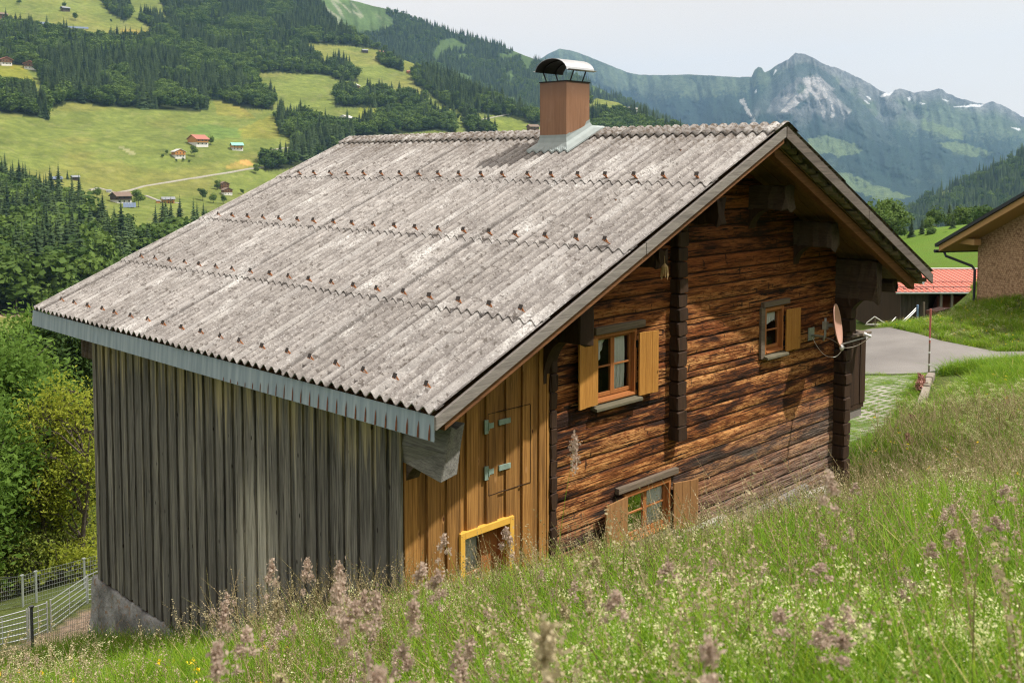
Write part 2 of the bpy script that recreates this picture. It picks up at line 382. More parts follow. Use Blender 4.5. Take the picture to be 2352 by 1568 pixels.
v = g.co((1, 1, 1), (0, 0, .42)); bx = g.math('FRACT', g.math('MULTIPLY', g.sep(v, 0), 3.2)); by = g.math('FRACT', g.math('MULTIPLY', g.sep(v, 1), 4.6))
cell = g.math('MULTIPLY', g.ramp(g.math('ABSOLUTE', g.math('SUBTRACT', bx, .5)), (.30, 1.), (.36, 0.)), g.ramp(g.math('ABSOLUTE', g.math('SUBTRACT', by, .5)), (.24, 1.), (.32, 0.)))
grow = g.ramp(g.noise(g.co(), 1.1, 4), (.40, 0.), (.62, 1.)); cell = g.math('MAXIMUM', cell, grow)
fn = g.noise(g.co(), 26, 4)
g.col(g.mix(cell, g.mix(fn, (.28, .26, .22), (.42, .40, .36)), g.mix(fn, (.06, .11, .016), (.12, .19, .035)))).bump(g.math('ADD', g.math('MULTIPLY', cell, -.4), fn), .03)
drape('grass_paver_path', [(20.3, 4.0), (21.2, 2.85), (17.6, 1.75), (14.6, 1.0), (11.9, .9), (11.9, 4.2), (16, 5.4), (19.8, 6.2)], g.m, .045)
# ------------------------------------------------------------ far hills and mountains (real sheets of terrain)
g = G('hill_cover', .95, .05)
nz = g.noise(g.co((.02, .02, .02)), 3.0, 8, .65); n2 = g.noise(g.co((.12, .12, .12)), 1.0, 6, .75)
m1 = g.mix(g.ramp(nz, (.3, 0.), (.7, 1.)), (.78, .8, .8), (1.22, 1.18, 1.1))
m2 = g.mix(g.ramp(n2, (.3, 0.), (.7, 1.)), (.8, .82, .8), (1.2, 1.17, 1.15))
g.col(g.mix(1., g.mix(1., g.attr('Col'), m1, 'MULTIPLY'), m2, 'MULTIPLY')).bump(n2, 1.5, .5); HILLM = g.m
g = G('rock_cover', .95, .05)
nz = g.noise(g.co((.006, .006, .004)), 4.0, 12, .78)
g.col(g.mix(1., g.attr('Col'), g.mix(g.ramp(nz, (.36, 0.), (.64, 1.)), (.45, .48, .5), (1.55, 1.52, 1.45)), 'MULTIPLY')).bump(nz, 30, .8); ROCKM = g.m

def dv(v): return np.interp(v, [-400, -150, 0, 100, 230, 325, 460, 520, 600, 720, 920], [3200, 2300, 1750, 1450, 1100, 930, 750, 620, 480, 330, 235])
def d1(u, v): return dv(v)*(1+.33*np.clip(u, -300, 1700)/1200)*(1+.05*(fbm(np.asarray(u)/160., np.asarray(v)/70., 4, 2)-.5))
# crest of the near hillside in picture directions (ground, below the tree tops)
C1U = [-600, 560, 700, 760, 830, 900, 960, 1010, 1100, 1200, 1240, 1300, 1370, 1420, 1480, 1560, 1650, 1750, 1900]
C1V = [-330, -220, -40, 50, 92, 128, 150, 172, 214, 256, 266, 262, 226, 236, 268, 308, 360, 440, 600]
def c1(u): return np.interp(u, C1U, C1V)
def hillpt(u, v):
    u = np.asarray(u, float); v = np.asarray(v, float); return CAM+rays(u, v)*d1(u, v)[..., None]
def sheet(name, us, tt, dist, vcrest, vbase, mat, colf, back=8, drop=.55):
    U, T = np.meshgrid(us, tt, indexing='ij'); VC = vcrest(U); VV = vbase+(VC-vbase)*T
    P = CAM+rays(U, VV)*dist(U, VV, T)[..., None]
    C = colf(U, VV, T, P)
    # far side: continue beyond the crest and fall away
    dr = P[:, -1]-CAM; hd = np.linalg.norm(dr[:, :2], axis=1)[:, None]; unit = dr[:, :2]/hd
    bk = [P]; cc = [C]
    for k in range(1, back+1):
        s = k/back; dd = hd[:, 0]*(1+.35*s**1.4); q = np.empty((len(us), 3)); q[:, :2] = CAM[:2]+unit*dd[:, None]
        q[:, 2] = P[:, -1, 2]-(P[:, -1, 2]+170)*s**1.5*.9-hd[:, 0]*.002*s; bk.append(q[:, None]); cc.append(C[:, -1:])
    V = np.concatenate(bk, 1); C = np.concatenate(cc, 1); n = V.shape[1]
    o = link(name, npmesh(name, V.reshape(-1, 3), gridfaces(len(us), n), mat, attrs={'Col': C.reshape(-1, 3)})); tag(o, kind='structure'); return o

# woods on the near hillside, outlined by direction
W = {}
W['main'] = [(-60,60),(0,62),(70,66),(120,74),(200,92),(300,97),(352,93),(345,62),(318,45),(335,38),(390,50),(420,70),(500,82),(560,90),(640,100),(700,112),(715,130),(740,150),(790,160),(806,180),(740,172),(700,170),(640,165),(592,168),(588,192),(604,214),(632,230),(626,252),(560,248),(530,238),(478,226),(476,254),(370,252),(250,245),(155,233),(122,226),(98,205),(90,165),(60,150),(-60,142)]
W['top'] = [(350,-60),(380,35),(420,58),(480,66),(560,78),(650,92),(720,100),(800,104),(880,115),(925,130),(830,70),(760,30),(740,-60)]
W['top2'] = [(430,-60),(420,20),(500,60),(700,95),(760,60),(740,-60)]
W['strip'] = [(210,-30),(282,-30),(302,38),(285,50),(250,28)]
W['left'] = [(-60,200),(60,212),(100,240),(112,273),(0,257),(-60,250)]
W['leftbush'] = [(100,212),(154,212),(150,240),(112,250)]
W['edge'] = [(628,262),(700,275),(780,292),(812,305),(812,335),(750,356),(690,382),(606,392),(606,374),(680,350),(674,325),(640,302)]
W['m1'] = [(861,132),(890,132),(928,152),(926,164),(880,150)]
W['m2'] = [(770,148),(800,152),(822,178),(822,188),(770,182)]
W['m3'] = [(946,167),(998,156),(1062,180),(1111,200),(1167,222),(1199,243),(1245,256),(1245,290),(1171,268),(1121,262),(1030,248),(981,210),(953,194)]
W['m4'] = [(770,210),(910,222),(916,248),(770,245)]
W['m5'] = [(914,216),(981,236),(981,256),(925,248)]
W['m6'] = [(865,278),(900,264),(981,256),(1044,277),(1048,305),(995,298),(889,310),(770,318),(770,298),(819,292)]
W['m7'] = [(1062,284),(1139,295),(1139,308),(1076,306)]
W['m8'] = [(1058,253),(1100,270),(1090,278),(1060,268)]
W['r1'] = [(1345,262),(1452,266),(1522,272),(1560,292),(1700,352),(1345,310)]
W['r3'] = [(1560,300),(1700,360),(1760,440),(1900,600),(1900,660),(1700,520),(1560,400),(1345,330),(1345,305)]
W['r2'] = [(1335,200),(1365,222),(1362,236),(1340,240)]
W['near'] = [(-120,395),(0,408),(50,455),(100,478),(150,490),(185,505),(212,545),(246,574),(330,574),(480,562),(560,545),(640,520),(760,470),(760,500),(700,540),(500,590),(300,640),(200,705),(100,720),(-120,725)]
W['near2'] = [(560,545),(700,490),(900,450),(1250,430),(1250,460),(900,500),(600,590)]
def woods(u, v):
    r = np.zeros(np.shape(u), bool)
    for k, p in W.items(): r |= inpoly(u, v, p)
    return r
FIELD = [([(680,478-150+0),(740,292),(900,318),(860,336)], (.75,.95,.9)), ([(415,292),(480,285),(560,300),(550,318),(470,318)], (.82,1.0,1.0)), ([(620,265),(670,290),(640,318),(560,318),(545,300)], (1.25,1.05,.9)),
         ([(270,66),(335,70),(352,90),(290,84)], (1.5,1.15,1.0)), ([(-60,150),(60,155),(88,200),(60,212),(-60,205)], (1.3,1.12,.7)), ([(-60,130),(40,132),(85,150),(60,158),(-60,150)], (1.35,1.05,.8)), ([(490,228),(560,250),(590,275),(500,265)], (1.3,1.08,1.0)),
         ([(850,60),(930,120),(1000,160),(940,168),(830,120)], (1.1,1.02,.9)), ([(820,245),(890,248),(890,262),(830,300)], (1.2,1.1,.8)), ([(1060,262),(1240,290),(1240,305),(1140,300)], (1.1,1.1,.9)),
         ([(510,385),(560,366),(585,378),(560,392)], (1.6,1.15,1.2)), ([(545,370),(570,366),(586,378),(560,380)], (1.6,1.2,1.5))]
def col1(U, V, T, P):
    n = fbm(U/60., V/14., 5, 21); n2 = fbm(U/200., V/40., 4, 31); st = fbm((U+V*2.2)/26., (V-U*.3)/8., 4, 41)
    c = np.array([.128, .160, .040])*(.72+.56*n[..., None]); c = c*(1-.0*n2[..., None])
    k = sstep(n2, .48, .68)[..., None]*.55; c = c*(1-k)+np.array([.185, .175, .05])*k
    k = sstep(st, .6, .75)[..., None]*.3; c = c*(1-k)+np.array([.20, .20, .085])*k
    for p, m in FIELD:
        f = inpoly(U+6*(n-.5), V+3*(st-.5), p)[..., None]*1.0; c = c*(1-f)+c*np.array(m)*f
    f = inpoly(U+10*(n-.5), V+8*(st-.5), [(-20,702),(30,694),(75,692),(78,722),(-20,730)])[..., None]; c = np.where(f, np.array([.34, .25, .19])*(.7+.6*n[..., None]), c)
    f = inpoly(U+14*(n-.5), V+4*(st-.5), [(271,336),(285,338),(312,352),(306,358),(284,346)])[..., None]*.6; c = c*(1-f)+np.array([.30, .29, .17])*f
    for q in ((470, 262, .10, 1), (300, 300, .22, 2), (380, 330, -.12, 3), (200, 372, .16, 4), (520, 372, -.08, 5)):
        f = np.exp(-((V-q[1]-q[2]*(U-q[0])-7*(fbm(U/50., U*0, 3, q[3])-.5))/1.3)**2)*(np.abs(U-q[0]) < 170)*.30; c = c*(1-f[..., None])+np.array([.09, .12, .035])*f[..., None]
    wd = woods(U, V-2)[..., None]; c = np.where(wd, np.array([.028, .036, .013]), c)
    return c
us = np.arange(-420, 1900, 3.2); tt = np.linspace(0, 1, 250)
hill = sheet('hill', us, tt, lambda U, V, T: d1(U, V), c1, 910., HILLM, col1)

def relief(U, T, s, amp): return 1+amp*(ridged(U/170., T*1.3+U/900., 6, s)-.55)*np.sin(np.pi*np.clip(T, 0, 1)**.8)+amp*.16*(ridged(U/36.+T*1.5, T*3.2, 4, s+40)-.55)*np.clip(T*4, 0, 1)
# second ridge: wooded slope with pale alp high on its left
C2U = [300, 560, 700, 735, 800, 885, 960, 1040, 1100, 1180, 1240, 1300, 1400, 1500, 1600, 1800]
C2V = [-320, -230, -90, -30, 0, 20, 50, 76, 90, 118, 142, 168, 215, 262, 310, 400]
def c2(u): return np.interp(u, C2U, C2V)+3*(fbm(np.asarray(u)/25., 0*np.asarray(u), 3, 8)-.5)
def dist2(U, V, T): return (2150+950*T**1.2)*relief(U, T, 3, .09)
OPEN2 = [(1012,92),(1040,88),(1078,106),(1068,118),(1040,116),(1016,130),(1003,150),(992,135)]
def wood2(U, V):
    n = fbm(U/38., V/26., 5, 51); alp = inpoly(U, V, [(560,-300),(740,-60),(800,-6),(860,12),(905,46),(905,66),(870,74),(840,84),(800,70),(700,60)])
    return (n > .33) & ~alp & ~inpoly(U+8*(n-.5), V, OPEN2)
def col2(U, V, T, P):
    n = fbm(U/22., V/16., 5, 61); c = np.array([.062, .10, .034])*(.7+.6*n[..., None])
    gl = ridged((U-.9*V)/24., V/60., 4, 71); alp = sstep(-(U-890+(V)*-.6), 0, 90)*sstep(-V, -95, -20)
    k = (sstep(gl, .72, .85)*alp)[..., None]*.45; c = c*(1+.25*alp[..., None]); c = c*(1-k)+np.array([.34, .32, .28])*k
    c = np.where(wood2(U, V)[..., None], np.array([.022, .036, .018]), c); return c
sheet('hill', np.arange(300, 1800, 3.), np.linspace(0, 1, 170), dist2, c2, 400., HILLM, col2)

# the rocky range at the head of the valley
C3U = [1050,1180,1245,1262,1285,1308,1330,1362,1400,1440,1470,1520,1580,1640,1700,1726,1733,1742,1750,1756,1765,1790,1812,1828,1838,1850,1866,1880,1900,1930,1965,2000,2020,2040,2056,2064,2080,2100,2118,2130,2142,2155,2164,2175,2200,2230,2260,2278,2290,2310,2352,2420,2520,2700]
C3V = [190,165,133,122,112,116,122,134,150,166,172,173,171,174,178,176,160,152,154,166,162,146,136,121,122,124,130,140,150,158,176,192,207,214,206,203,206,212,208,211,206,203,206,214,224,232,238,232,236,244,270,300,330,380]
def c3(u): return np.interp(u, C3U, C3V)+np.where(np.asarray(u) > 1690, 5.5, 2.)*(ridged(np.asarray(u)/19., 0*np.asarray(u), 5, 14)-.55)
def dist3(U, V, T): return (4200+3200*T**1.15+500*np.sin(U/160.)*T)*relief(U, T, 9, .26)
def col3(U, V, T, P):
    n = fbm(U/40., V/30., 6, 81); f = fbm(U/9., V/9., 4, 82); e = ridged((U-V*.35)/30., V/75., 5, 83)
    alp = np.array([.060, .080, .045])*(.75+.5*f[..., None]); wd = np.array([.014, .026, .020]); f2 = fbm(U/3.2, V/3.2, 3, 86); gu = ridged((U-V*.3)/14., V/46., 4, 87); rock = np.array([.105, .104, .108])*(.5+.7*f[..., None]+.5*f2[..., None]); scree = np.array([.25, .238, .235])*(.85+.3*f[..., None])
    c = alp.copy()
    # forest belt, lower on the left, broken by clearings
    lim = np.interp(U, [1050, 1400, 1650, 1800, 1950, 2100, 2352, 2700], [212, 214, 206, 200, 235, 300, 306, 330])
    f2 = fbm(U/3.2, V/3.2, 3, 86); fw_ = sstep(V+70*(n-.5)+60*(f2-.5), lim, lim+12)*(1-.5*sstep(fbm(U/55., V/32., 4, 84), .62, .70)*sstep(V, 320, 350))
    c = c*(1-fw_[..., None])+wd*fw_[..., None]
    # bare rock crown of the highest peak and the long crest to the right
    pk = sstep(-(np.abs(U-1862-(V-150)*.5)-(20+(V-120)*1.25)), -8, 22)*sstep(-V, -318, -230)
    cr = sstep(-(V-np.interp(U, C3U, C3V)), -np.interp(U, [1700, 1790, 1830, 2050, 2352], [4, 22, 42, 42, 34]), -6)*sstep(U, 1770, 1800)
    rk = np.clip(np.maximum(pk*sstep(n+.25*e, .50, .68)*.85, cr*.95), 0, 1)[..., None]; c = c*(1-rk)+rock*rk
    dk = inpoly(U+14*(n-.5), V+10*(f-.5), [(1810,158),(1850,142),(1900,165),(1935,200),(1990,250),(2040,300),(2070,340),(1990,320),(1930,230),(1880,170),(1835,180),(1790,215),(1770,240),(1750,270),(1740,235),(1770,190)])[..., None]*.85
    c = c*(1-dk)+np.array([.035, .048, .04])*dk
    for p in ([(1793,258),(1838,212),(1862,198),(1858,222),(1835,240),(1808,258)], [(1880,205),(1905,212),(1935,240),(1958,254),(1948,264),(1940,276),(1930,255),(1905,232)], [(1845,180),(1890,178),(1915,205),(1900,228),(1880,232),(1862,210)], [(1790,230),(1812,215),(1825,220),(1800,244)], [(1908,235),(1920,262),(1912,275)], [(1880,222),(1898,258),(1893,275)], [(1700,230),(1708,225),(1742,290),(1738,300)]):
        s = inpoly(U+10*(e-.5)+6*(f-.5), V+8*(n-.5), p)[..., None]*(.35+.65*sstep(e, .35, .6))[..., None]; c = c*(1-s)+scree*s
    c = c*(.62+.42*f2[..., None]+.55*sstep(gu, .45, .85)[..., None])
    for p in ([(2019,222),(2040,210),(2056,206),(2046,219),(2024,224)], [(1988,220),(1995,222),(2002,228),(1998,229)], [(1984,229),(1990,231),(1999,241),(1992,239)], [(2085,226),(2092,222),(2095,226),(2088,234)], [(2190,246),(2230,240),(2262,241),(2252,246),(2215,246)], [(2164,228),(2180,232),(2178,236)], [(1775,170),(1782,160),(1784,162),(1778,172)], [(1732,212),(1738,206),(1737,214)], [(2110,236),(2125,238),(2122,241)], [(2320,292),(2345,296),(2340,301)]):
        s = inpoly(U+5*(f-.5), V+3*(f-.5), p)[..., None]; c = np.where(s, np.array([.60, .61, .63]), c)
    for p in ([(1855,318),(1900,312),(1960,330),(1985,348),(1930,362),(1900,352),(1870,360),(1858,335)], [(1920,396),(1960,402),(2050,440),(2100,452),(2030,460),(1960,440),(1930,425)], [(2145,328),(2200,326),(2280,352),(2260,362),(2190,350)], [(2120,270),(2200,300),(2215,322),(2180,318),(2120,292)], [(1856,318),(1872,322),(1890,350),(1868,358)]):
        s = inpoly(U+26*(n-.5), V+14*(f-.5), p)[..., None]*.9; c = c*(1-s)+np.array([.11, .145, .055])*(.8+.4*f[..., None])*s
    return c
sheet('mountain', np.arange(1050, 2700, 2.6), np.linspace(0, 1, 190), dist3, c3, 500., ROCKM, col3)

# dark wooded spur on the right
C4U = [1900, 2010, 2060, 2085, 2120, 2160, 2200, 2250, 2300, 2352, 2450, 2700]; C4V = [548, 512, 496, 486, 462, 440, 424, 404, 378, 352, 300, 200]
def c4(u): return np.interp(u, C4U, C4V)
def dist4(U, V, T): return (1350+700*T)*relief(U, T, 6, .07)
def col4(U, V, T, P):
    n = fbm(U/30., V/22., 5, 91); c = np.array([.022, .034, .017])*(.7+.6*n[..., None])
    k = inpoly(U, V, [(2135,448),(2175,438),(2205,434),(2190,446),(2150,455)])[..., None]; c = np.where(k, np.array([.13, .165, .05]), c)
    k = inpoly(U+20*(n-.5), V, [(2055,490),(2095,470),(2110,478),(2075,500)])[..., None]; return np.where(k, np.array([.16, .15, .12]), c)
sheet('hill', np.arange(1900, 2700, 3.), np.linspace(0, 1, 110), dist4, c4, 640., HILLM, col4)
# ------------------------------------------------------------ trees
def leafmat(name, a, b, tr=0.3, obj=True, pat=None):
    g = G(name, .7, .15)
    r = g.rnd() if obj else g.attr('tint', 'Fac')
    n = g.noise(g.co(), 1.5, 3)
    f = g.math('ADD', g.math('MULTIPLY', r, .75), g.math('MULTIPLY', n, .35))
    c = g.mix(g.ramp(f, (.15, 0.), (.9, 1.)), a, b)
    g.col(c)
    if tr: g.transl(c, tr)
    return g.m
CONIF = leafmat('spruce_needles', (.012, .030, .012), (.078, .122, .040), 0.18)
DECID = leafmat('broadleaf_foliage', (.035, .075, .013), (.120, .185, .034), 0.3)
BARK = flat('tree_bark', (.075, .06, .048), .9, var=.4, sc=12)

def conifer_mesh(seed, Ht=25., R=4.4, nl=23, nb=10, low=.06):
    r = np.random.default_rng(seed); V = []; F = []
    for i in range(nl):
        t = (i+r.random()*.4)/nl; z = Ht*(low+(1-low)*t*.97)
        rad = R*((1-t)**.85)*(.82+.3*r.random())+.12
        m = max(5, int(nb*(1-.35*t)))
        for k in range(m):
            a = 2*math.pi*(k+r.random()*.7)/m+i*.9; q = rad*(.7+.5*r.random()); dr = q*(.32+.25*r.random())
            ca, sa = math.cos(a), math.sin(a); wd = q*(.34+.14*r.random()); o = len(V); b = .55+.12*r.random()
            V += [(ca*.05, sa*.05, z+.35*q*.5), (ca*q*b-sa*wd, sa*q*b+ca*wd, z-dr*.75), (ca*q, sa*q, z-dr), (ca*q*b+sa*wd, sa*q*b-ca*wd, z-dr*.75), (ca*q*b, sa*q*b, z-dr*.25)]
            F += [(o, o+1, o+4), (o+1, o+2, o+4), (o+2, o+3, o+4), (o+3, o, o+4)]
    o = len(V); V += [(0, 0, Ht*.96)]+[(R*.42*math.cos(j*1.2566), R*.42*math.sin(j*1.2566), Ht*low) for j in range(5)]; F += [(o, o+1+j, o+1+(j+1) % 5) for j in range(5)]
    o = len(V); V += [(0, 0, Ht)]+[(.12*math.cos(j*2.1), .12*math.sin(j*2.1), Ht*.93) for j in range(3)]; F += [(o, o+1, o+2), (o, o+2, o+3), (o, o+3, o+1)]
    return V, F
def crown_cards(r, n, lobes, size):
    """leaf clumps spread through several overlapping lobes"""
    L_ = np.array(lobes); pick = r.integers(0, len(L_), n); d = r.normal(size=(n, 3)); d /= np.linalg.norm(d, axis=1)[:, None]
    rad = (.55+.45*r.random(n)**.5)*(.86+.3*r.random(n)); c = L_[pick, :3]+d*rad[:, None]*L_[pick, 3:]
    nrm = d+r.normal(size=(n, 3))*.55+np.array([0, 0, .35]); nrm /= np.linalg.norm(nrm, axis=1)[:, None]
    t = np.cross(nrm, r.normal(size=(n, 3))); t /= np.linalg.norm(t, axis=1)[:, None]; b = np.cross(nrm, t)
    s = size*(.6+.8*r.random(n))[:, None]; k = .75
    V = np.stack([c-t*s, c-b*s*k-nrm*s*.2, c+t*s, c+b*s*k-nrm*s*.15], 1)
    F = np.arange(n*4).reshape(n, 4); return V.reshape(-1, 3), F, np.repeat(r.random(n), 4)
def decid_mesh(seed, Ht=15., n=420):
    r = np.random.default_rng(seed); R = Ht*.30; lobes = []
    for k in range(9):
        a = 2.4*k+r.random(); q = R*(.25+.5*r.random()); z = Ht*(.35+.5*r.random())
        s = R*(.45+.3*r.random()); lobes.append((q*math.cos(a), q*math.sin(a), z, s, s, s*.85))
    lobes.append((0, 0, Ht*.62, R*.8, R*.8, Ht*.3))
    V, F, _ = crown_cards(r, n, lobes, Ht*.055); V[:, 2] = np.maximum(V[:, 2], Ht*.05); return V, F
def trunk_mesh(Ht, r0, name):
    m = MB(); m.tube([(0, 0, -1.), (0, 0, Ht*.3), (.02*Ht, 0, Ht*.6)], [r0, r0*.75, r0*.35], 6)
    me = bpy.data.meshes.new(name); me.from_pydata(m.v, [], m.f); me.materials.append(BARK); return me
CMESH = []
for i in range(6):
    V, F = conifer_mesh(i, 25*(.9+.04*i), 3.9+.28*(i % 3)); CMESH.append(npmesh('spruce_crown_%d' % i, V, F, CONIF, smooth=False))
DMESH = []
for i in range(5):
    V, F = decid_mesh(40+i, 14.+i); DMESH.append(npmesh('broadleaf_crown_%d' % i, V, F, DECID, smooth=False))
DFINE = []
for i in range(4):
    V, F = decid_mesh(70+i, 14.+i, 1500); V = (np.asarray(V).reshape(-1, 4, 3)); c = V.mean(1, keepdims=True); V = (c+(V-c)*.55).reshape(-1, 3)
    DFINE.append(npmesh('broadleaf_crown_fine_%d' % i, V, F, DECID, smooth=False))
CTRUNK = trunk_mesh(25, .3, 'spruce_trunk'); DTRUNK = trunk_mesh(14, .28, 'broadleaf_trunk')

def sample(n, box, dfun, mask, per):
    """points on a hillside, even over its ground area; per = square metres per tree"""
    u = RNG.uniform(box[0], box[1], n); v = RNG.uniform(box[2], box[3], n); d = dfun(u, v)
    dd = np.abs(dfun(u, v+1)-dfun(u, v-1))/2; w = d*dd/FPX*((box[1]-box[0])*(box[3]-box[2]))/n/per
    k = (RNG.random(n) < w) & mask(u, v); return u[k], v[k], d[k]
u, v, d = sample(90000, (-120, 1700, -60, 730), d1, lambda a, b: woods(a, b) & (b > c1(a)+1), 40.)
P = hillpt(u, v); n = len(u)
dec = fbm(u/55., v/30., 3, 7)
near_edge = (~woods(u, v+12)) & (RNG.random(n) < .45)
mixw = inpoly(u, v, W['m4']) | inpoly(u, v, W['m5']) | inpoly(u, v, W['m6']) | inpoly(u, v, W['m7']) | inpoly(u, v, W['leftbush']) | inpoly(u, v, [(560,90),(760,150),(800,190),(640,230),(560,160)])
isdec = (dec > .54) | near_edge | (mixw & (RNG.random(n) < .6)) | (inpoly(u, v, W['near']) & (RNG.random(n) < .45)) | (inpoly(u, v, [(-60,55),(360,90),(330,130),(-60,130)]) & (RNG.random(n) < .5))
scl = RNG.uniform(.66, 1.32, n)*np.where(d > 850, .86, 1.0)*np.where(isdec, .95, .95)
order = np.argsort(d); ind = np.zeros(n, bool); ind[order[:240]] = True; ind &= d < 640
idx = np.where(isdec, 6+RNG.integers(0, 5, n), RNG.integers(0, 6, n))
rot = np.zeros((n, 3)); rot[:, 2] = RNG.uniform(0, 6.28, n)
P[:, 2] -= .6
k = ~ind
wv = RNG.uniform(.95, 1.6, n); s3 = np.stack([scl*wv, scl*wv*RNG.uniform(.9, 1.1, n), scl], 1)
o = scatter('forest', P[k], rot[k], s3[k], idx[k], CMESH+DMESH); tag(o, 'dense mixed forest of dark spruces and lighter broadleaf trees on the hillside', 'forest', kind='stuff')
for j in np.nonzero(ind)[0]:
    dc = isdec[j]; r = empty('broadleaf_tree' if dc else 'spruce_tree', P[j], rot[j, 2]); r.scale = [scl[j]*wv[j]]*2+[scl[j]]
    if dc: tag(r, 'green broadleaf tree growing among spruces in the wood beyond the grey board wall', 'tree', 'broadleaf trees in the near wood')
    else: tag(r, 'dark slender spruce growing in the wood beyond the grey board wall', 'tree', 'spruces in the near wood')
    link('crown', DMESH[idx[j]-6] if dc else CMESH[idx[j]], r); link('trunk', DTRUNK if dc else CTRUNK, r)
# woods of the second ridge and the right-hand spur
def ridge_wood(name, label, N, box, dist, vc, vb, us, mask, per, sc):
    u = RNG.uniform(box[0], box[1], N); T = RNG.random(N); VC = vc(u); v = vb+(VC-vb)*T; d = dist(u, v, T)
    dd = np.abs(dist(u, v, np.minimum(T+.01, 1))-dist(u, v, np.maximum(T-.01, 0)))/.02+60
    w = d*dd/FPX*(box[1]-box[0])/N/per; k = (RNG.random(N) < w) & mask(u, v)
    u, v, d = u[k], v[k], d[k]; P = CAM+rays(u, v)*d[:, None]; P[:, 2] -= 1.5; n = len(u)
    rot = np.zeros((n, 3)); rot[:, 2] = RNG.uniform(0, 6.28, n)
    dc = (fbm(u/40., v/20., 3, 77) > .58) & (RNG.random(n) < .7)
    o = scatter(name, P, rot, RNG.uniform(.7, 1.15, n)*sc, np.where(dc, 6+RNG.integers(0, 5, n), RNG.integers(0, 6, n)), CMESH+DMESH); tag(o, label, 'forest', kind='stuff')
ridge_wood('forest', 'hazy forest covering the second ridge behind the chimney', 80000, (560, 1800), dist2, c2, 400., None, wood2, 55., 1.0)
ridge_wood('forest', 'dark forest covering the spur at the right end of the valley', 30000, (1950, 2500), dist4, c4, 640., None, lambda a, b: ~inpoly(a, b, [(2135,448),(2175,438),(2205,434),(2190,446),(2150,455)]), 75., 1.0)
# solitary trees on the opposite meadows: (u, v of the foot, height in px, kind, words)
SOL = [(484,333,27,'d','beside the white red-roofed farmhouse'),(446,360,27,'d','beside the pale-roofed chalet in the meadow'),(603,353,16,'d','small and round, alone below the track in the meadow'),(588,399,25,'d','slim, beside the bare earth scar in the meadow'),
 (223,455,31,'d','behind the dark roofed farm'),(318,476,43,'d','large pale crown between the dark farm and the orange house'),(466,461,31,'d','first of the row below the brown chalets'),(499,436,24,'d','in front of the upper brown chalet'),(490,466,28,'d','second of the row below the brown chalets'),(514,468,22,'d','nearest the eave, low in the row below the brown chalets'),(556,447,15,'d','low bush beside the lower brown chalet'),
 (44,11,16,'d','at the very top of the upper left pasture'),(148,17,15,'d','behind the small dark barn on the upper pasture'),(173,48,19,'d','below the small dark barn on the upper pasture'),(255,52,8,'d','tiny bush on the upper pasture'),(155,412,23,'s','lone spruce beside the solar roofed shed'),(374,362,12,'d','small bush left of the pale-roofed chalet'),(383,355,12,'d','small bush up against the pale-roofed chalet'),(405,373,9,'d','first bush below the pale-roofed chalet'),(421,372,11,'d','second bush below the pale-roofed chalet'),(435,373,9,'d','third bush below the pale-roofed chalet'),
 (884,122,20,'d','beside the red roofed hut on the ridge meadow'),(979,152,11,'d','beside the grey hut on the ridge crest'),(863,280,15,'d','beside the large white farmhouse'),(825,282,10,'d','bush in front of the large white farmhouse'),(932,247,18,'d','on the edge of the middle meadow'),(1052,276,17,'d','above the gravel track near the chimney')]
for i, (u_, v_, hp, kd, wd) in enumerate(SOL):
    P = hillpt(u_, v_); dist = np.linalg.norm(P-CAM); hm = hp*dist/FPX
    r = empty('spruce_tree' if kd == 's' else 'broadleaf_tree', P-np.array([0, 0, .3]), i*1.7); base = 25. if kd == 's' else 14.+i % 4; r.scale = [hm/base]*3
    tag(r, 'solitary green tree '+wd, 'tree', 'solitary trees on the far meadows')
    link('crown', CMESH[i % 6] if kd == 's' else DFINE[i % 4], r); link('trunk', CTRUNK if kd == 's' else DTRUNK, r)
# ------------------------------------------------------------ farmhouses across the valley
WHITE = flat('white_render', (.68, .66, .62), .9, var=.06); GLASSD = flat('dark_window_glass', (.02, .025, .03), .15, var=.2, spec=.6)
WB = flat('far_brown_timber', (.15, .075, .035), .85, var=.25, sc=2); WO = flat('far_orange_timber', (.48, .22, .06), .8, var=.15, sc=2); WD = flat('far_dark_timber', (.07, .05, .04), .85, var=.25, sc=2)
RR = flat('red_roof', (.34, .135, .10), .8, var=.15, sc=2); RG = flat('green_roof', (.22, .48, .38), .6, var=.1, sc=2); RP = flat('pale_roof', (.52, .50, .48), .7, var=.12, sc=2); RBR = flat('brown_roof', (.17, .12, .09), .85, var=.2, sc=2); RGY = flat('grey_roof', (.22, .23, .25), .7, var=.15, sc=2)
SOLM = flat('solar_panel', (.10, .14, .22), .2, var=.1, sc=.5, spec=.8)
ALU = flat('bright_metal', (.62, .64, .66), .35, .6, var=.08)
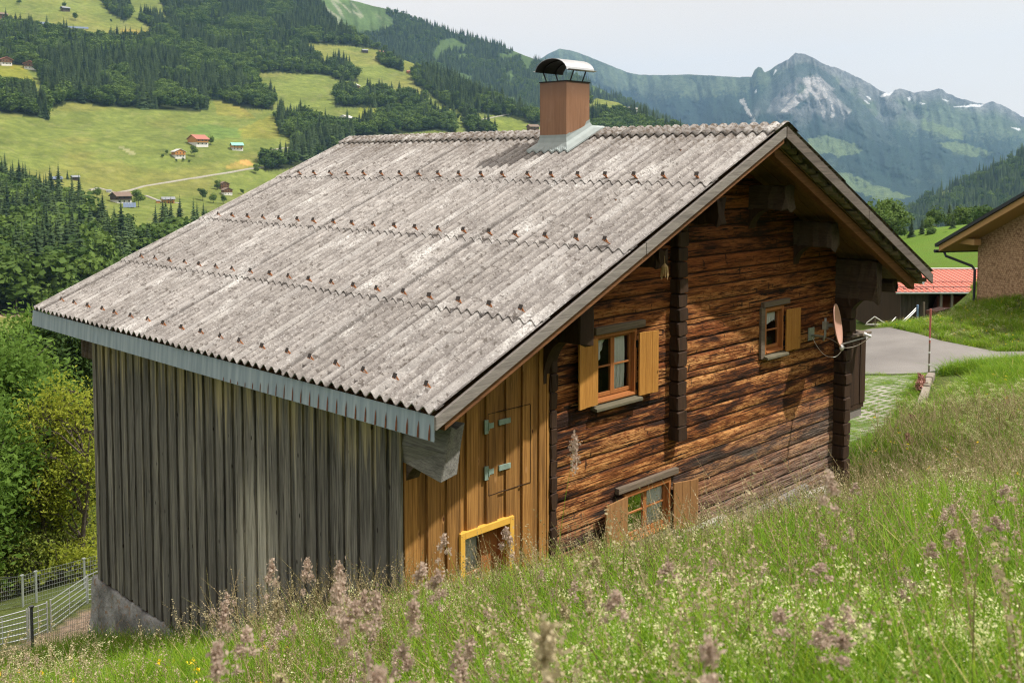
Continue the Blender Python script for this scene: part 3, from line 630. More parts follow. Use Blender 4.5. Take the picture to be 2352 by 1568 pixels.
def farmhouse(name, label, u, v, wpx, lower, upper, roof, ang=0., ratio=1.1, hr=.62, gable=True, balc=True, group='farmhouses across the valley', P=None, cat='house', nwin=3):
    P = hillpt(u, v) if P is None else P
    dist = np.linalg.norm(P-CAM); w_ = wpx*dist/FPX*.74; dp = w_*ratio; h = w_*hr; hl = h*.45 if upper else h*.9
    face = math.atan2(CAM[1]-P[1], CAM[0]-P[0])+math.pi/2+ang
    r = empty(name, P-np.array([0, 0, .4]), face); tag(r, label, cat, group)
    a, b = w_/2, dp/2; z0 = -2.
    MB().box(-a, a, -b, b, z0, hl).build('wall', lower, r)
    rh = (a if gable else b)*.45; e = .09*w_
    if upper:
        m = MB(); x = .02*w_
        if gable: m.prism([(-a-x, hl), (a+x, hl), (a+x, h), (0, h+rh), (-a-x, h)], -b-x, b+x, 1)
        else: m.prism([(-b-x, hl), (b+x, hl), (b+x, h), (0, h+rh), (-b-x, h)], -a-x, a+x, 0)
        m.build('upper_wall', upper, r)
    else:
        m = MB(); m.prism([(-(a if gable else b)*.99, hl), ((a if gable else b)*.99, hl), (0, hl+rh*.95)], -(b if gable else a)*.99, (b if gable else a)*.99, 1 if gable else 0); m.build('gable', lower, r); h = hl
    m = MB(); q = (a if gable else b); t = .035*w_; sl = rh/q
    for s in (-1, 1): m.prism([(0, h+rh+.02), (s*(q+e*1.6), h-sl*e*1.6+.02), (s*(q+e*1.6), h-sl*e*1.6+t), (0, h+rh+t)], -(b if gable else a)-e, (b if gable else a)+e, 1 if gable else 0)
    m.build('roof', roof, r)
    for row, z, fr in ((0, hl*.5, -b), (1, hl+(h-hl)*.5, -b-.025*w_)):
        if row and not upper: continue
        for k in range(nwin):
            x = -a+(k+.5+.1*row)*2*a/(nwin+.2*row); s = w_*.045
            MB().box(x-s, x+s, fr-.06, fr, z-s*1.1, z+s*1.3).build('window', GLASSD, r)
    if balc and upper:
        m = MB(); m.box(-a*.9, a*.9, -b-.09*w_, -b-.03*w_, hl-.01*w_, hl+.015*w_); m.box(-a*.9, a*.9, -b-.09*w_, -b-.08*w_, hl, hl+.07*w_); m.build('balcony', upper, r)
    return r
FH = [('farmhouse','white farmhouse with a long red roof and orange gable, highest of the meadow farms',455,333,38,WHITE,WO,RR,.5,1.3,.5,False,True),
 ('farmhouse','white house with a bright green roof in the meadow',544,343,31,WHITE,WO,RG,.2,.9,.45,False,True),
 ('chalet','chalet with pale roof, orange balconies and white base ringed by bushes',410,361,29,WHITE,WO,RP,.35,1.1,.62,True,True),
 ('chalet','upper brown chalet with dark roof half behind trees',514,432,24,WB,WB,RBR,.3,1.1,.62,True,False),
 ('chalet','lower reddish brown chalet with white base near the eave',521,446,24,WHITE,WB,RBR,.35,1.1,.62,True,False),
 ('farmhouse','large dark timber farmhouse with brown roof and white base',278,465,44,WHITE,WD,RBR,.45,.9,.5,False,True),
 ('shed','small white concrete garage above the dark timber farmhouse',250,442,13,WHITE,None,RGY,.1,.8,.6,False,False),
 ('house','long bright orange timber house with flat grey roof',386,466,33,WO,WO,RGY,.15,.6,.42,False,False),
 ('shed','orange timber annex left of the long orange house',363,466,10,WO,None,RGY,.15,.9,.9,False,False),
 ('farmhouse','white and red timber farmhouse at the left edge of the wood',12,149,27,WHITE,WB,RR,.3,1.,.55,True,True),
 ('farmhouse','white farmhouse with red roof close to the wood edge',72,158,29,WHITE,WB,RR,-.3,.9,.5,True,True),
 ('barn','small dark barn with grey roof on the upper pasture',150,26,20,WD,None,RGY,.4,.8,.5,False,False),
 ('barn','brown timber barn at the left edge above the wood',5,44,22,WB,WB,RBR,.4,.9,.6,False,False),
 ('barn','red timber barn with a pale roof beside the white farmhouse',742,279,17,WB,None,RP,-.4,1.2,.6,True,False),
 ('farmhouse','large white farmhouse with pale grey roof in the middle meadow',795,283,33,WHITE,WHITE,RP,-.5,1.2,.5,True,False),
 ('barn','dark barn highest on the ridge meadow',838,121,16,WD,None,RGY,.3,.8,.5,False,False),
 ('hut','red roofed hut below the trees on the ridge meadow',876,124,14,WB,None,RR,.3,.9,.5,False,False),
 ('barn','red brown timber barn with grey roof above the middle woods',816,204,20,WB,WB,RP,-.4,1.1,.55,True,False),
 ('hut','small red hut at the wood edge on the ridge',939,168,12,WO,None,RR,.3,.9,.5,False,False),
 ('hut','low brown hut at the top end of the ridge meadow',988,165,16,WD,None,RGY,.3,.7,.45,False,False),
 ('chalet','brown chalet with red brown roof half hidden behind the chimney',1224,301,29,WB,WB,RBR,.4,.9,.5,False,False),
 ('house','small white house on the meadow right of the chimney',1447,250,10,WHITE,None,RGY,.4,1,.6,True,False),
 ('house','small pale house right of its twin on the meadow behind the ridge',1461,254,12,WHITE,WB,RP,.2,.8,.5,False,False),
 ('house','tall pale house with red gable among trees left of the chimney',1148,226,8,WHITE,WO,RR,.2,1,1.1,True,False)]
for f in FH: farmhouse(f[0], f[1], f[2], f[3], f[4], f[5], f[6], f[7], f[8], f[9], f[10], f[11], f[12])
def solar(label, u, v, wpx, hpx, n, P=None, name='solar_array'):
    P = hillpt(u, v); dist = np.linalg.norm(P-CAM); w_ = wpx*dist/FPX; h = hpx*dist/FPX
    r = empty(name, P, math.atan2(CAM[1]-P[1], CAM[0]-P[0])+math.pi/2); tag(r, label, 'solar panels', 'solar panels across the valley')
    for k in range(n):
        x0 = -w_/2+k*w_/n; m = MB(); m.hexa([(x0, 0, .5), (x0+w_/n*.94, 0, .5), (x0+w_/n*.94, h*.8, .5+h*.7), (x0, h*.8, .5+h*.7), (x0, 0, .6), (x0+w_/n*.94, 0, .6), (x0+w_/n*.94, h*.8, .6+h*.7), (x0, h*.8, .6+h*.7)]); m.build('panel', SOLM, r)
    m = MB()
    for x in (-w_*.4, 0, w_*.4): m.box(x-.1, x+.1, h*.5, h*.5+.2, -1, .5+h*.4)
    m.build('stand', ALU, r)
solar('tilted blue solar array on the slope below the dark timber farmhouse', 298, 478, 26, 14, 5)
solar('row of silvery panels on the pasture above the wood, leftmost of three', 85, 57, 45, 9, 8)
solar('short row of silvery panels at the wood edge, middle one of three', 170, 66, 56, 6, 9)
solar('row of silvery panels under the brown mown strip, rightmost of three', 312, 90, 36, 6, 8)
for lb, u_, v_, w_, h_, rf in (('low shed with a solar covered roof behind the near wood', 131, 414, 24, .3, SOLM), ('grey timber shed with blue grey roof behind the near wood', 173, 413, 20, .55, RGY)):
    farmhouse('shed', lb, u_, v_, w_, WD, None, rf, .2, .8, h_, False, False)
TRK = flat('gravel_track', (.30, .28, .235), .95, var=.15, sc=.6)
def track(name, pts, wd):
    U = np.array([p[0] for p in pts], float); Vv = np.array([p[1] for p in pts], float); t = np.linspace(0, len(pts)-1, 90)
    P = hillpt(np.interp(t, range(len(pts)), U), np.interp(t, range(len(pts)), Vv)); d = np.gradient(P, axis=0); nrm = np.stack([-d[:, 1], d[:, 0], 0*d[:, 0]], 1); nrm /= np.linalg.norm(nrm, axis=1)[:, None]
    A = P+nrm*wd/2; B = P-nrm*wd/2; A[:, 2] += .5; B[:, 2] += .5; C = A.copy(); D = B.copy(); C[:, 2] -= 1.6; D[:, 2] -= 1.6
    V = np.stack([C, A, B, D], 1).reshape(-1, 3); tag(link(name, npmesh(name, V, gridfaces(90, 4), TRK, smooth=False)), kind='structure')
track('farm_road', [(268,443),(300,437),(330,428),(420,413),(520,397),(570,388),(604,384)], 3.2)
track('farm_road', [(205,437),(225,432),(268,443)], 2.6)
track('farm_road', [(613,347),(640,342),(686,337)], 2.2)
track('farm_road', [(1062,283),(1085,279),(1130,270),(1168,263)], 3.)
track('farm_road', [(335,450),(365,462),(412,467)], 2.6)
# ------------------------------------------------------------ the farmhouse (world frame: x along the gable wall, y along the ridge)
XR, ZR, SL, SR, YN, YF = 6.268, 6.96, .4525, .4786, -1.225, 9.39
def zr(x): return ZR-SL*(XR-x) if x < XR else ZR-SR*(x-XR)
house = empty('farmhouse', (0, 0, 0))
tag(house, 'old farmhouse of dark brown logs and grey boards under a lichened corrugated roof', 'house')
# --- materials
g = G('corrugated_fibre_cement', .95, .1)
co = g.co(); big = g.noise(g.co((.7, .25, .7)), 1.1, 5, .6); mid = g.noise(g.co((1.0, 2.2, 1.0)), 5.0, 6, .7); fine = g.noise(co, 34, 5, .75); sp = g.noise(co, 13, 3, .6); sp2 = g.noise(g.co(loc=(5, 3, 1)), 21, 3, .6)
st = g.noise(g.co((.35, 5.65, .35)), 1.0, 4, .65); isl = g.attr('tint', 'Fac')
c = g.mix(g.ramp(mid, (.32, 0.), (.66, 1.)), (.175, .160, .150), (.45, .425, .40))
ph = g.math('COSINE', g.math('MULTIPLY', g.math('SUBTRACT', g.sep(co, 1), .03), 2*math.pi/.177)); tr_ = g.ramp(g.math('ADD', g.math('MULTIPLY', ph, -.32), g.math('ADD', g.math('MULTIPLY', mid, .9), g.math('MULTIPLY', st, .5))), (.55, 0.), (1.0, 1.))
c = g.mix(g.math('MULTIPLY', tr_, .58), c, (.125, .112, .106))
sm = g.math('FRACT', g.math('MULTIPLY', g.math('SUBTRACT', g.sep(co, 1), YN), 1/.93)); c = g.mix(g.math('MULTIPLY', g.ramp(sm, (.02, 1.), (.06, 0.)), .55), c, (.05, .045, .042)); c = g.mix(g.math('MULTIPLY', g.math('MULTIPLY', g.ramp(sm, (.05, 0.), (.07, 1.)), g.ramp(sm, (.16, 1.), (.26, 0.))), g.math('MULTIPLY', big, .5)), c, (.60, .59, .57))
c = g.mix(g.math('MULTIPLY', g.ramp(big, (.42, 0.), (.7, 1.)), .30), c, (.14, .127, .122))
c = g.mix(g.ramp(fine, (.56, 0.), (.68, .8)), c, (.62, .605, .585))
c = g.mix(g.ramp(fine, (.30, .75), (.43, 0.)), c, (.085, .078, .074))
c = g.mix(g.ramp(sp, (.595, 0.), (.65, .7)), c, (.085, .072, .062))
c = g.mix(g.ramp(sp2, (.655, 0.), (.70, .7)), c, (.075, .058, .04))
c = g.mix(g.math('MULTIPLY', isl, .6), c, g.mix(1., c, (.66, .645, .63), 'MULTIPLY'))
lp_ = g.noise(g.co((.5, 1.1, .5), loc=(3, 1, 0)), 1.6, 5, .7); c = g.mix(g.math('MULTIPLY', g.ramp(lp_, (.55, 0.), (.68, 1.)), g.ramp(fine, (.40, 0.), (.56, .75))), c, (.62, .61, .585)); c = g.mix(g.math('MULTIPLY', g.ramp(lp_, (.28, 1.), (.42, 0.)), g.ramp(fine, (.42, .8), (.58, 0.))), c, (.10, .088, .078))
ridge_m = g.ramp(g.sep(co, 0), (0., 0.), (1., 1.))
crest = g.mr(g.sep(co, 0), 5.2, 6.3); moss = g.math('MULTIPLY', crest, g.ramp(g.noise(co, 17, 4, .6), (.5, 0.), (.56, .9)))
c = g.mix(moss, c, (.085, .062, .04))
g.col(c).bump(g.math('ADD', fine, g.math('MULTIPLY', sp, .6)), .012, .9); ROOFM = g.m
g = G('grey_weathered_boards', .85, .15)
z = g.sep(g.co(), 2); isl = g.isl()
off = g.n('ShaderNodeCombineXYZ', X=g.math('MULTIPLY', isl, 31.), Y=g.math('MULTIPLY', isl, 17.), Z=g.math('MULTIPLY', isl, 9.)); ps = g.n('ShaderNodeVectorMath', props={'operation': 'ADD'}, i0=g.co(), i1=off)
gr = g.math('ADD', g.math('MULTIPLY', g.noise(g.n('ShaderNodeMapping', Vector=ps, Scale=(26, 26, .7)), 2.4, 6, .7, dist=.5), .5), g.math('MULTIPLY', g.noise(g.n('ShaderNodeMapping', Vector=ps, Scale=(9, 9, .4)), 2.0, 5, .7, dist=.8), .55)); st = g.noise(g.n('ShaderNodeMapping', Vector=ps, Scale=(7, 7, .35)), 1.3, 4, .6)
c = g.mix(g.ramp(gr, (.40, 0.), (.64, 1.)), (.031, .030, .027), (.285, .272, .232))
c = g.mix(g.math('MULTIPLY', g.ramp(st, (.55, 0.), (.75, 1.)), .7), c, (.52, .49, .39))
c = g.mix(g.math('MULTIPLY', g.ramp(st, (.22, 1.), (.40, 0.)), .7), c, (.036, .033, .029))
c = g.mix(g.math('MULTIPLY', isl, .55), c, (.055, .053, .048))
top = g.math('MULTIPLY', g.ramp(g.math('ADD', z, g.math('MULTIPLY', st, 1.8)), (.0, 0.), (1., 1.)), 1.)
tz = g.mr(g.math('ADD', z, g.math('MULTIPLY', g.math('SUBTRACT', st, .5), 3.4)), 2.9, 3.75)
c = g.mix(g.math('MULTIPLY', tz, .85), c, g.mix(g.ramp(gr, (.3, 0.), (.7, 1.)), (.24, .19, .09), (.60, .51, .28)))
wy = g.math('MULTIPLY', g.math('SUBTRACT', g.sep(g.co(), 1), 3.05), 1.5); wz = g.math('MULTIPLY', g.math('SUBTRACT', z, 1.05), .75); worn = g.ramp(g.math('ADD', g.math('MULTIPLY', wy, wy), g.math('MULTIPLY', wz, wz)), (.0, 1.), (1., 0.)); c = g.mix(g.math('MULTIPLY', g.math('MULTIPLY', worn, g.ramp(gr, (.38, .1), (.6, 1.))), .75), c, (.60, .57, .46))
kv = g.vor(g.n('ShaderNodeMapping', Vector=ps, Scale=(2.2, 2.2, 1)), 2.4); c = g.mix(g.ramp(kv, (.05, .9), (.10, 0.)), c, (.022, .018, .016))
g.col(c).bump(gr, .006, .7); GREYB = g.m
g = G('honey_pine_boards', .75, .2)
isl = g.isl(); off = g.n('ShaderNodeCombineXYZ', X=g.math('MULTIPLY', isl, 31.), Y=g.math('MULTIPLY', isl, 17.), Z=g.math('MULTIPLY', isl, 9.)); ps = g.n('ShaderNodeVectorMath', props={'operation': 'ADD'}, i0=g.co(), i1=off)
gr = g.noise(g.n('ShaderNodeMapping', Vector=ps, Scale=(24, 24, .6)), 2.0, 6, .65, dist=.7); st = g.noise(g.n('ShaderNodeMapping', Vector=ps, Scale=(6, 6, .45)), 1.4, 4, .65)
c = g.mix(g.ramp(gr, (.3, 0.), (.70, 1.)), (.17, .074, .019), (.53, .275, .080))
c = g.mix(g.ramp(st, (.50, 0.), (.74, .85)), c, (.090, .044, .017))
c = g.mix(g.math('MULTIPLY', g.ramp(isl, (.45, 0.), (.55, 1.), interp='CONSTANT'), .28), c, (.085, .045, .018))
kc = g.n('ShaderNodeMapping', Vector=ps, Scale=(1.9, 1.9, .95)); kv = g.vor(kc, 2.1)
c = g.mix(g.ramp(kv, (.075, .8), (.13, 0.)), c, (.42, .22, .085)); c = g.mix(g.ramp(kv, (.035, 1.), (.07, 0.)), c, (.10, .035, .012))
g.col(c).bump(gr, .004, .6); HONEY = g.m
g = G('hewn_dark_logs', .85, .18)
isl = g.attr('tint', 'Fac'); edge = g.attr('edge', 'Fac'); off = g.n('ShaderNodeCombineXYZ', X=g.math('MULTIPLY', isl, 41.), Y=g.math('MULTIPLY', isl, 13.), Z=g.math('MULTIPLY', isl, 29.)); ps = g.n('ShaderNodeVectorMath', props={'operation': 'ADD'}, i0=g.co(), i1=off)
def lm(sx, sz): return g.n('ShaderNodeMapping', Vector=ps, Scale=(sx, sz, sz))
z = g.sep(g.co(), 2); x = g.sep(g.co(), 0)
s1 = g.noise(lm(.9, 13), 1.6, 6, .72, dist=.8); s2 = g.noise(lm(1.6, 34), 1.5, 4, .65, dist=.5); bl = g.noise(lm(.55, 2.6), 1.5, 4, .6); fl = g.noise(lm(7, 26), 1.4, 4, .7); ch = g.noise(lm(6.5, 2.8), 1.7, 3, .6); ck = g.noise(lm(.42, 9), 2.0, 4, .55, dist=1.6)
tone = g.math('ADD', g.math('MULTIPLY', isl, .55), g.math('MULTIPLY', bl, .6))
base = g.ramp(tone, (.18, (.060, .019, .008)), (.40, (.175, .052, .016)), (.62, (.31, .105, .028)), (.85, (.24, .068, .020)))
dark = g.mix(1., base, (.22, .20, .20), 'MULTIPLY')
c = g.mix(g.ramp(g.math('ADD', g.math('MULTIPLY', s1, .62), g.math('MULTIPLY', s2, .38)), (.405, 0.), (.545, 1.)), dark, base)
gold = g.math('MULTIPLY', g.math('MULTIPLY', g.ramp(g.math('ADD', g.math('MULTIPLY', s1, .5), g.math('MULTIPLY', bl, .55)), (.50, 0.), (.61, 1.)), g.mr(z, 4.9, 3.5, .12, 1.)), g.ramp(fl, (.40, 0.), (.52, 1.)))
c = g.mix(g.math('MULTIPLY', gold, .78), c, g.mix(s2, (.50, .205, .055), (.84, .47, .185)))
blk = g.ramp(g.math('ADD', g.math('MULTIPLY', bl, .6), g.math('ADD', g.math('MULTIPLY', s1, .35), g.math('MULTIPLY', isl, .10))), (.425, 1.), (.50, 0.)); c = g.mix(g.math('MULTIPLY', blk, .88), c, (.020, .012, .009))
c = g.mix(g.ramp(ch, (.635, 0.), (.68, .8)), c, (.022, .012, .008))
c = g.mix(g.ramp(ck, (.60, 0.), (.63, .97)), c, (.007, .005, .004))
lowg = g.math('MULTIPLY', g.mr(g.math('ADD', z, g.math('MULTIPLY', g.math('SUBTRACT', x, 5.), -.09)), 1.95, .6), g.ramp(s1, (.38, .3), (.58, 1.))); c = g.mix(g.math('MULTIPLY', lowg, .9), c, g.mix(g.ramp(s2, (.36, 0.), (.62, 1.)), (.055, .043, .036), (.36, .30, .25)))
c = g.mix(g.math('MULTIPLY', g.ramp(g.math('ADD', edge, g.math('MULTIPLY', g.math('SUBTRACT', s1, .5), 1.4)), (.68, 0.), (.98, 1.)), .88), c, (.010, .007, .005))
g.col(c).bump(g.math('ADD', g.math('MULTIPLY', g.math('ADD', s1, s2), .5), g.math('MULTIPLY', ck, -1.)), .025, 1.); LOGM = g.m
GREYW = wood('grey_weathered_timber', (.34, .31, .28), (.12, .105, .095), 'x', knots=False, streak=.5, island=.3)
GREYD = wood('dark_grey_weathered_timber', (.22, .185, .16), (.06, .048, .040), 'x', knots=False, streak=.5, island=.3)
GREYP = wood('grey_cracked_purlin', (.33, .32, .29), (.055, .052, .047), 'y', knots=False, streak=.6, island=.1)
GREYWY = wood('weathered_purlin_timber', (.135, .095, .068), (.030, .020, .014), 'y', knots=False, streak=.6, island=.3)
BROWNW = wood('brown_rafter_timber', (.28, .125, .052), (.085, .036, .016), 'x', knots=False, streak=.5, island=.3)
SOFM = wood('soffit_boards', (.36, .205, .070), (.11, .060, .024), 'x', knots=True, streak=.6, island=.5)
ENDM = wood('batten_timber', (.46, .40, .35), (.14, .11, .09), 'y', knots=False, streak=.4, island=.5)
DARKW = wood('dark_old_timber', (.080, .042, .022), (.022, .013, .009), 'z', knots=False, streak=.6, island=.3)
FRAMEM = wood('orange_stained_frame', (.42, .17, .055), (.28, .10, .032), 'z', knots=False, streak=.0, island=.1, rough=.5)
SHUTM = wood('golden_pine_shutter', (.58, .29, .070), (.30, .125, .026), 'z', knots=True, streak=.15, island=.15, rough=.55)
SHUTW = wood('weathered_pine_shutter', (.42, .22, .085), (.21, .105, .045), 'z', knots=True, streak=.25, island=.15, rough=.65)
LINT = wood('grey_lintel_board', (.24, .19, .14), (.075, .055, .04), 'x', knots=False, streak=.4, island=.1)
YEL = flat('yellow_painted_frame', (.74, .43, .075), .5, var=.08)
IRON = flat('black_iron', (.02, .02, .022), .5, .6)
PALEIRON = flat('green_grey_strap', (.27, .36, .31), .6, .2, var=.2, sc=14)
RUST = flat('rusty_strap', (.13, .072, .045), .85, .1, var=.45, sc=40)
g = G('brown_painted_sheet', .5, .3); sv = g.noise(g.co((14, 14, .8)), 1.3, 5, .65); dv_ = g.noise(g.co(), 5, 5, .6); zz = g.mr(g.math('ADD', g.sep(g.co(), 2), g.math('MULTIPLY', sv, .35)), 7.62, 8.0)
c = g.mix(g.ramp(sv, (.35, 0.), (.7, 1.)), (.215, .110, .062), (.285, .155, .092)); c = g.mix(g.ramp(dv_, (.6, 0.), (.75, .35)), c, (.36, .23, .16)); g.col(g.mix(g.math('MULTIPLY', zz, .7), c, (.07, .045, .035))).bump(dv_, .006, .5); CHIM = g.m
LEADM = flat('pale_grey_flashing', (.27, .31, .305), .5, .15, var=.08, sc=8)
DARKMET = flat('dark_metal', (.03, .028, .027), .8)
STEEL = flat('bright_sheet_steel', (.50, .51, .52), .38, .75, var=.12, sc=6)
g = G('blue_grey_fascia_sheet', .5, .3); stv = g.noise(g.co((3, 8, .6)), 1.3, 4); g.col(g.mix(g.ramp(stv, (.35, 0.), (.68, 1.)), (.20, .262, .305), (.33, .40, .44))); FASC = g.m
g = G('plastered_stone', .95, .1); n1 = g.noise(g.co(), 2.2, 6, .7); n2 = g.noise(g.co(), 9, 5, .7)
g.col(g.mix(g.ramp(n2, (.55, 0.), (.68, 1.)), g.mix(g.ramp(n1, (.35, 0.), (.65, 1.)), (.11, .11, .105), (.33, .33, .32)), (.24, .15, .085))).bump(n2, .05); PLAST = g.m
CONC = flat('pale_concrete', (.50, .47, .42), .95, var=.18, sc=5)
gl = bpy.data.materials.new('window_glass'); gl.use_nodes = True; t = gl.node_tree; t.nodes.clear()
a = t.nodes.new('ShaderNodeBsdfTransparent'); b = t.nodes.new('ShaderNodeBsdfGlossy'); b.inputs['Roughness'].default_value = .01; fr = t.nodes.new('ShaderNodeLayerWeight'); fr.inputs[0].default_value = .22; mxs = t.nodes.new('ShaderNodeMixShader'); oo = t.nodes.new('ShaderNodeOutputMaterial')
a.inputs[0].default_value = (.97, .98, .97, 1); t.links.new(fr.outputs['Fresnel'], mxs.inputs[0]); t.links.new(a.outputs[0], mxs.inputs[1]); t.links.new(b.outputs[0], mxs.inputs[2]); t.links.new(mxs.outputs[0], oo.inputs[0]); GLASS = gl
g = G('white_lace', .9, .1); lv = g.noise(g.co((1, 1, 1)), 60, 2); g.col((.90, .92, .90)).transl((.85, .88, .85), .3); LACE = g.m
DARKIN = flat('dark_room_lining', (.05, .042, .035), .95)

# --- roof slopes: courses of corrugated sheets, each lapped over the one below
def roof_slope(name, courses, side):
    r = np.random.default_rng(3 if side < 0 else 4); pit = .177
    ny = int((YF-YN)/pit*10); ys = np.linspace(YN, YF, ny+1); wave = .031*np.cos(2*np.pi*(ys-.03)/pit); wav2 = .004*(fbm(ys*2., ys*0, 3, 6)-.5)
    VV, FF, TT = [], [], []; o = 0
    for ci, (xa, xb) in enumerate(courses):   # xa lower edge, xb upper edge
        xs = np.linspace(xa, xb, 16); sheet_i = np.floor((ys-YN+.35*ci)/.93).astype(int); nS = sheet_i.max()+2
        dz = r.uniform(0, .007, nS)[sheet_i]; tn = r.random(nS)[sheet_i]; dx = r.uniform(-.012, .012, nS)[sheet_i]
        rows = []; lift = .020
        for k, x in enumerate(xs):
            t = k/(len(xs)-1); xx = x+(dx+.007*(fbm(ys*9, ys*0+ci, 2, 9)-.5) if k == 0 and ci < 9 else 0*ys)
            rows.append(np.stack([xx, ys, np.array([zr(q) for q in xx])+wave+wav2+dz+lift*(1-t)+.004*(fbm(ys*1.3, ys*0+x*1.7, 3, 12)-.5)], 1))
        und = rows[0].copy(); und[:, 2] -= .013; inn = rows[1].copy(); inn[:, 2] -= .02
        R = np.stack([inn, und]+rows, 0)      # 18 x ny
        VV.append(R.reshape(-1, 3)); FF.append(gridfaces(len(R), len(ys))+o); TT.append(np.tile(tn, len(R))); o += R.shape[0]*R.shape[1]
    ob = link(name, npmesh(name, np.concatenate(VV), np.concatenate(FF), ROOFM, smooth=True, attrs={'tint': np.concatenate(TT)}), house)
    md = ob.modifiers.new('edges', 'EDGE_SPLIT'); md.split_angle = math.radians(50); return ob
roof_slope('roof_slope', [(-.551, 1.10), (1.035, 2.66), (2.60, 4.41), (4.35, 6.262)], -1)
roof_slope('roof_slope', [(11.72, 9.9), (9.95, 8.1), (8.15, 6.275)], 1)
def ridge_cap():
    ys = np.linspace(YN-.02, YF+.02, 600); wv = .027*np.cos(2*np.pi*(ys-.03)/.177); rows = []
    for k, x in enumerate([5.93, 5.925, 6.05, 6.17, 6.23, 6.268, 6.306, 6.37, 6.5, 6.62]):
        dz = .045+(-.014 if k == 0 else 0)-(.02 if x in (6.268,) else 0); amp = 1.0
        rows.append(np.stack([x+.006*(fbm(ys*7, ys*0+x, 2, 2)-.5), ys, zr(x)+dz+wv*amp+.012*(fbm(ys*1.1, ys*0, 2, 5)-.5)], 1))
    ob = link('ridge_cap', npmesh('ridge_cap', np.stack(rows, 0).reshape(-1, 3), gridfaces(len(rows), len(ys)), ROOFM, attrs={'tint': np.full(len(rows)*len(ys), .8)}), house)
ridge_cap()
# --- snow hooks
m = MB(); m.box(-.075, .055, -.016, .016, .0, .007); m.mi = 1; m.box(.045, .052, -.03, .03, .004, .062); m.mi = 0; m.hexa([(-.02, -.014, .005), (.05, -.014, .03), (.05, .014, .03), (-.02, .014, .005), (-.02, -.014, .012), (.05, -.014, .05), (.05, .014, .05), (-.02, .014, .012)])
hk = bpy.data.meshes.new('snow_hook'); hk.from_pydata(m.v, [], m.f); hk.materials.append(flat('orange_rust_strap', (.40, .17, .075), .85, .0, var=.35, sc=40)); hk.materials.append(flat('dark_hook_plate', (.06, .05, .045), .8, var=.3)); hk.polygons.foreach_set('material_index', m.m); bm_fix(hk)
for x, y0 in ((-.30, -.82), (1.14, -.80), (2.70, -.78), (4.45, -.90)):
    for k in range(19):
        y = y0+k*.531
        if y > YF-.15: continue
        h = link('snow_hook', hk, house); h.location = (x+random.uniform(-.02, .02), y+random.uniform(-.015, .015), zr(x)+.046+.012); h.rotation_euler = (random.uniform(-.12, .12), -math.atan(SL), math.pi+random.uniform(-.2, .2))
# --- timber under the roof
def slope_bar(name, x0, x1, y0, y1, up, dn, mat, n=1, wob=0.):
    m = MB(); xs = np.linspace(x0, x1, n+1)
    for i in range(n):
        a, b = xs[i], xs[i+1]; gp = .004 if n > 1 else 0
        m.hexa([(a, y0, zr(a)-dn), (b-gp, y0, zr(b-gp)-dn), (b-gp, y1, zr(b-gp)-dn), (a, y1, zr(a)-dn), (a, y0, zr(a)-up), (b-gp, y0, zr(b-gp)-up), (b-gp, y1, zr(b-gp)-up), (a, y1, zr(a)-up)])
    return m.build(name, mat, house, bevel=.004)
E1, E2 = -.545, 11.70
slope_bar('bargeboard', E1, 2.9, YN, YN+.035, .035, .175, GREYW)
slope_bar('bargeboard', 2.91, XR-.01, YN, YN+.035, .035, .18, GREYW)
slope_bar('bargeboard', XR+.01, 9.0, YN, YN+.035, .02, .20, GREYD); slope_bar('bargeboard', 9.01, E2, YN, YN+.035, .02, .195, GREYD)
slope_bar('rafter', E1+.15, XR, YN+.04, YN+.14, .14, .275, BROWNW)
slope_bar('rafter', XR+.05, E2-.3, -1.0, -.88, .275, .44, BROWNW)
def boards(name, x0, x1, ya, yb, w_):      # boards that run with the slope
    m = MB(); y = ya; k = 0
    while y < yb:
        e = min(y+w_*(.8+.4*random.random()), yb); d = .006*(k % 2)
        m.hexa([(x0, y, zr(x0)-.25-d), (x1, y, zr(x1)-.25-d), (x1, e-.006, zr(x1)-.25-d), (x0, e-.006, zr(x0)-.25-d), (x0, y, zr(x0)-.225), (x1, y, zr(x1)-.225), (x1, e-.006, zr(x1)-.225), (x0, e-.006, zr(x0)-.225)]); y = e; k += 1
    m.build(name, SOFM, house)
boards('soffit', E1+.12, XR-.01, -1.1, 9.3, .22); boards('soffit', XR+.01, E2-.12, -1.0, 9.3, .22)
random.seed(5)
for k in range(26):
    x = XR+.28+k*.2; z = zr(x)-.175+random.uniform(-.02, .02); y0 = -1.14+random.uniform(-.03, .07); r = .045+random.uniform(-.008, .014)
    m = MB(); pr = [(r*1.5*math.cos(a)*random.uniform(.8, 1.15), r*math.sin(a)*random.uniform(.75, 1.1)) for a in np.linspace(0, 6.283, 9)[:-1]]; sl_ = -SR
    m.prism([(x+p, z+q+sl_*p) for p, q in pr], y0, -.2, 1); m.build('roof_batten', ENDM, house)
for k in range(25):
    x = XR+.36+k*.2; z = zr(x)-.085; m = MB(); m.hexa([(x-.085, -1.16+random.uniform(0, .06), zr(x-.085)-.085), (x+.08, -1.15, zr(x+.08)-.085), (x+.08, -.3, zr(x+.08)-.085), (x-.085, -.3, zr(x-.085)-.085), (x-.085, -1.16, zr(x-.085)-.05), (x+.08, -1.15, zr(x+.08)-.05), (x+.08, -.3, zr(x+.08)-.05), (x-.085, -.3, zr(x-.085)-.05)]); m.build('roof_lath', ENDM, house)
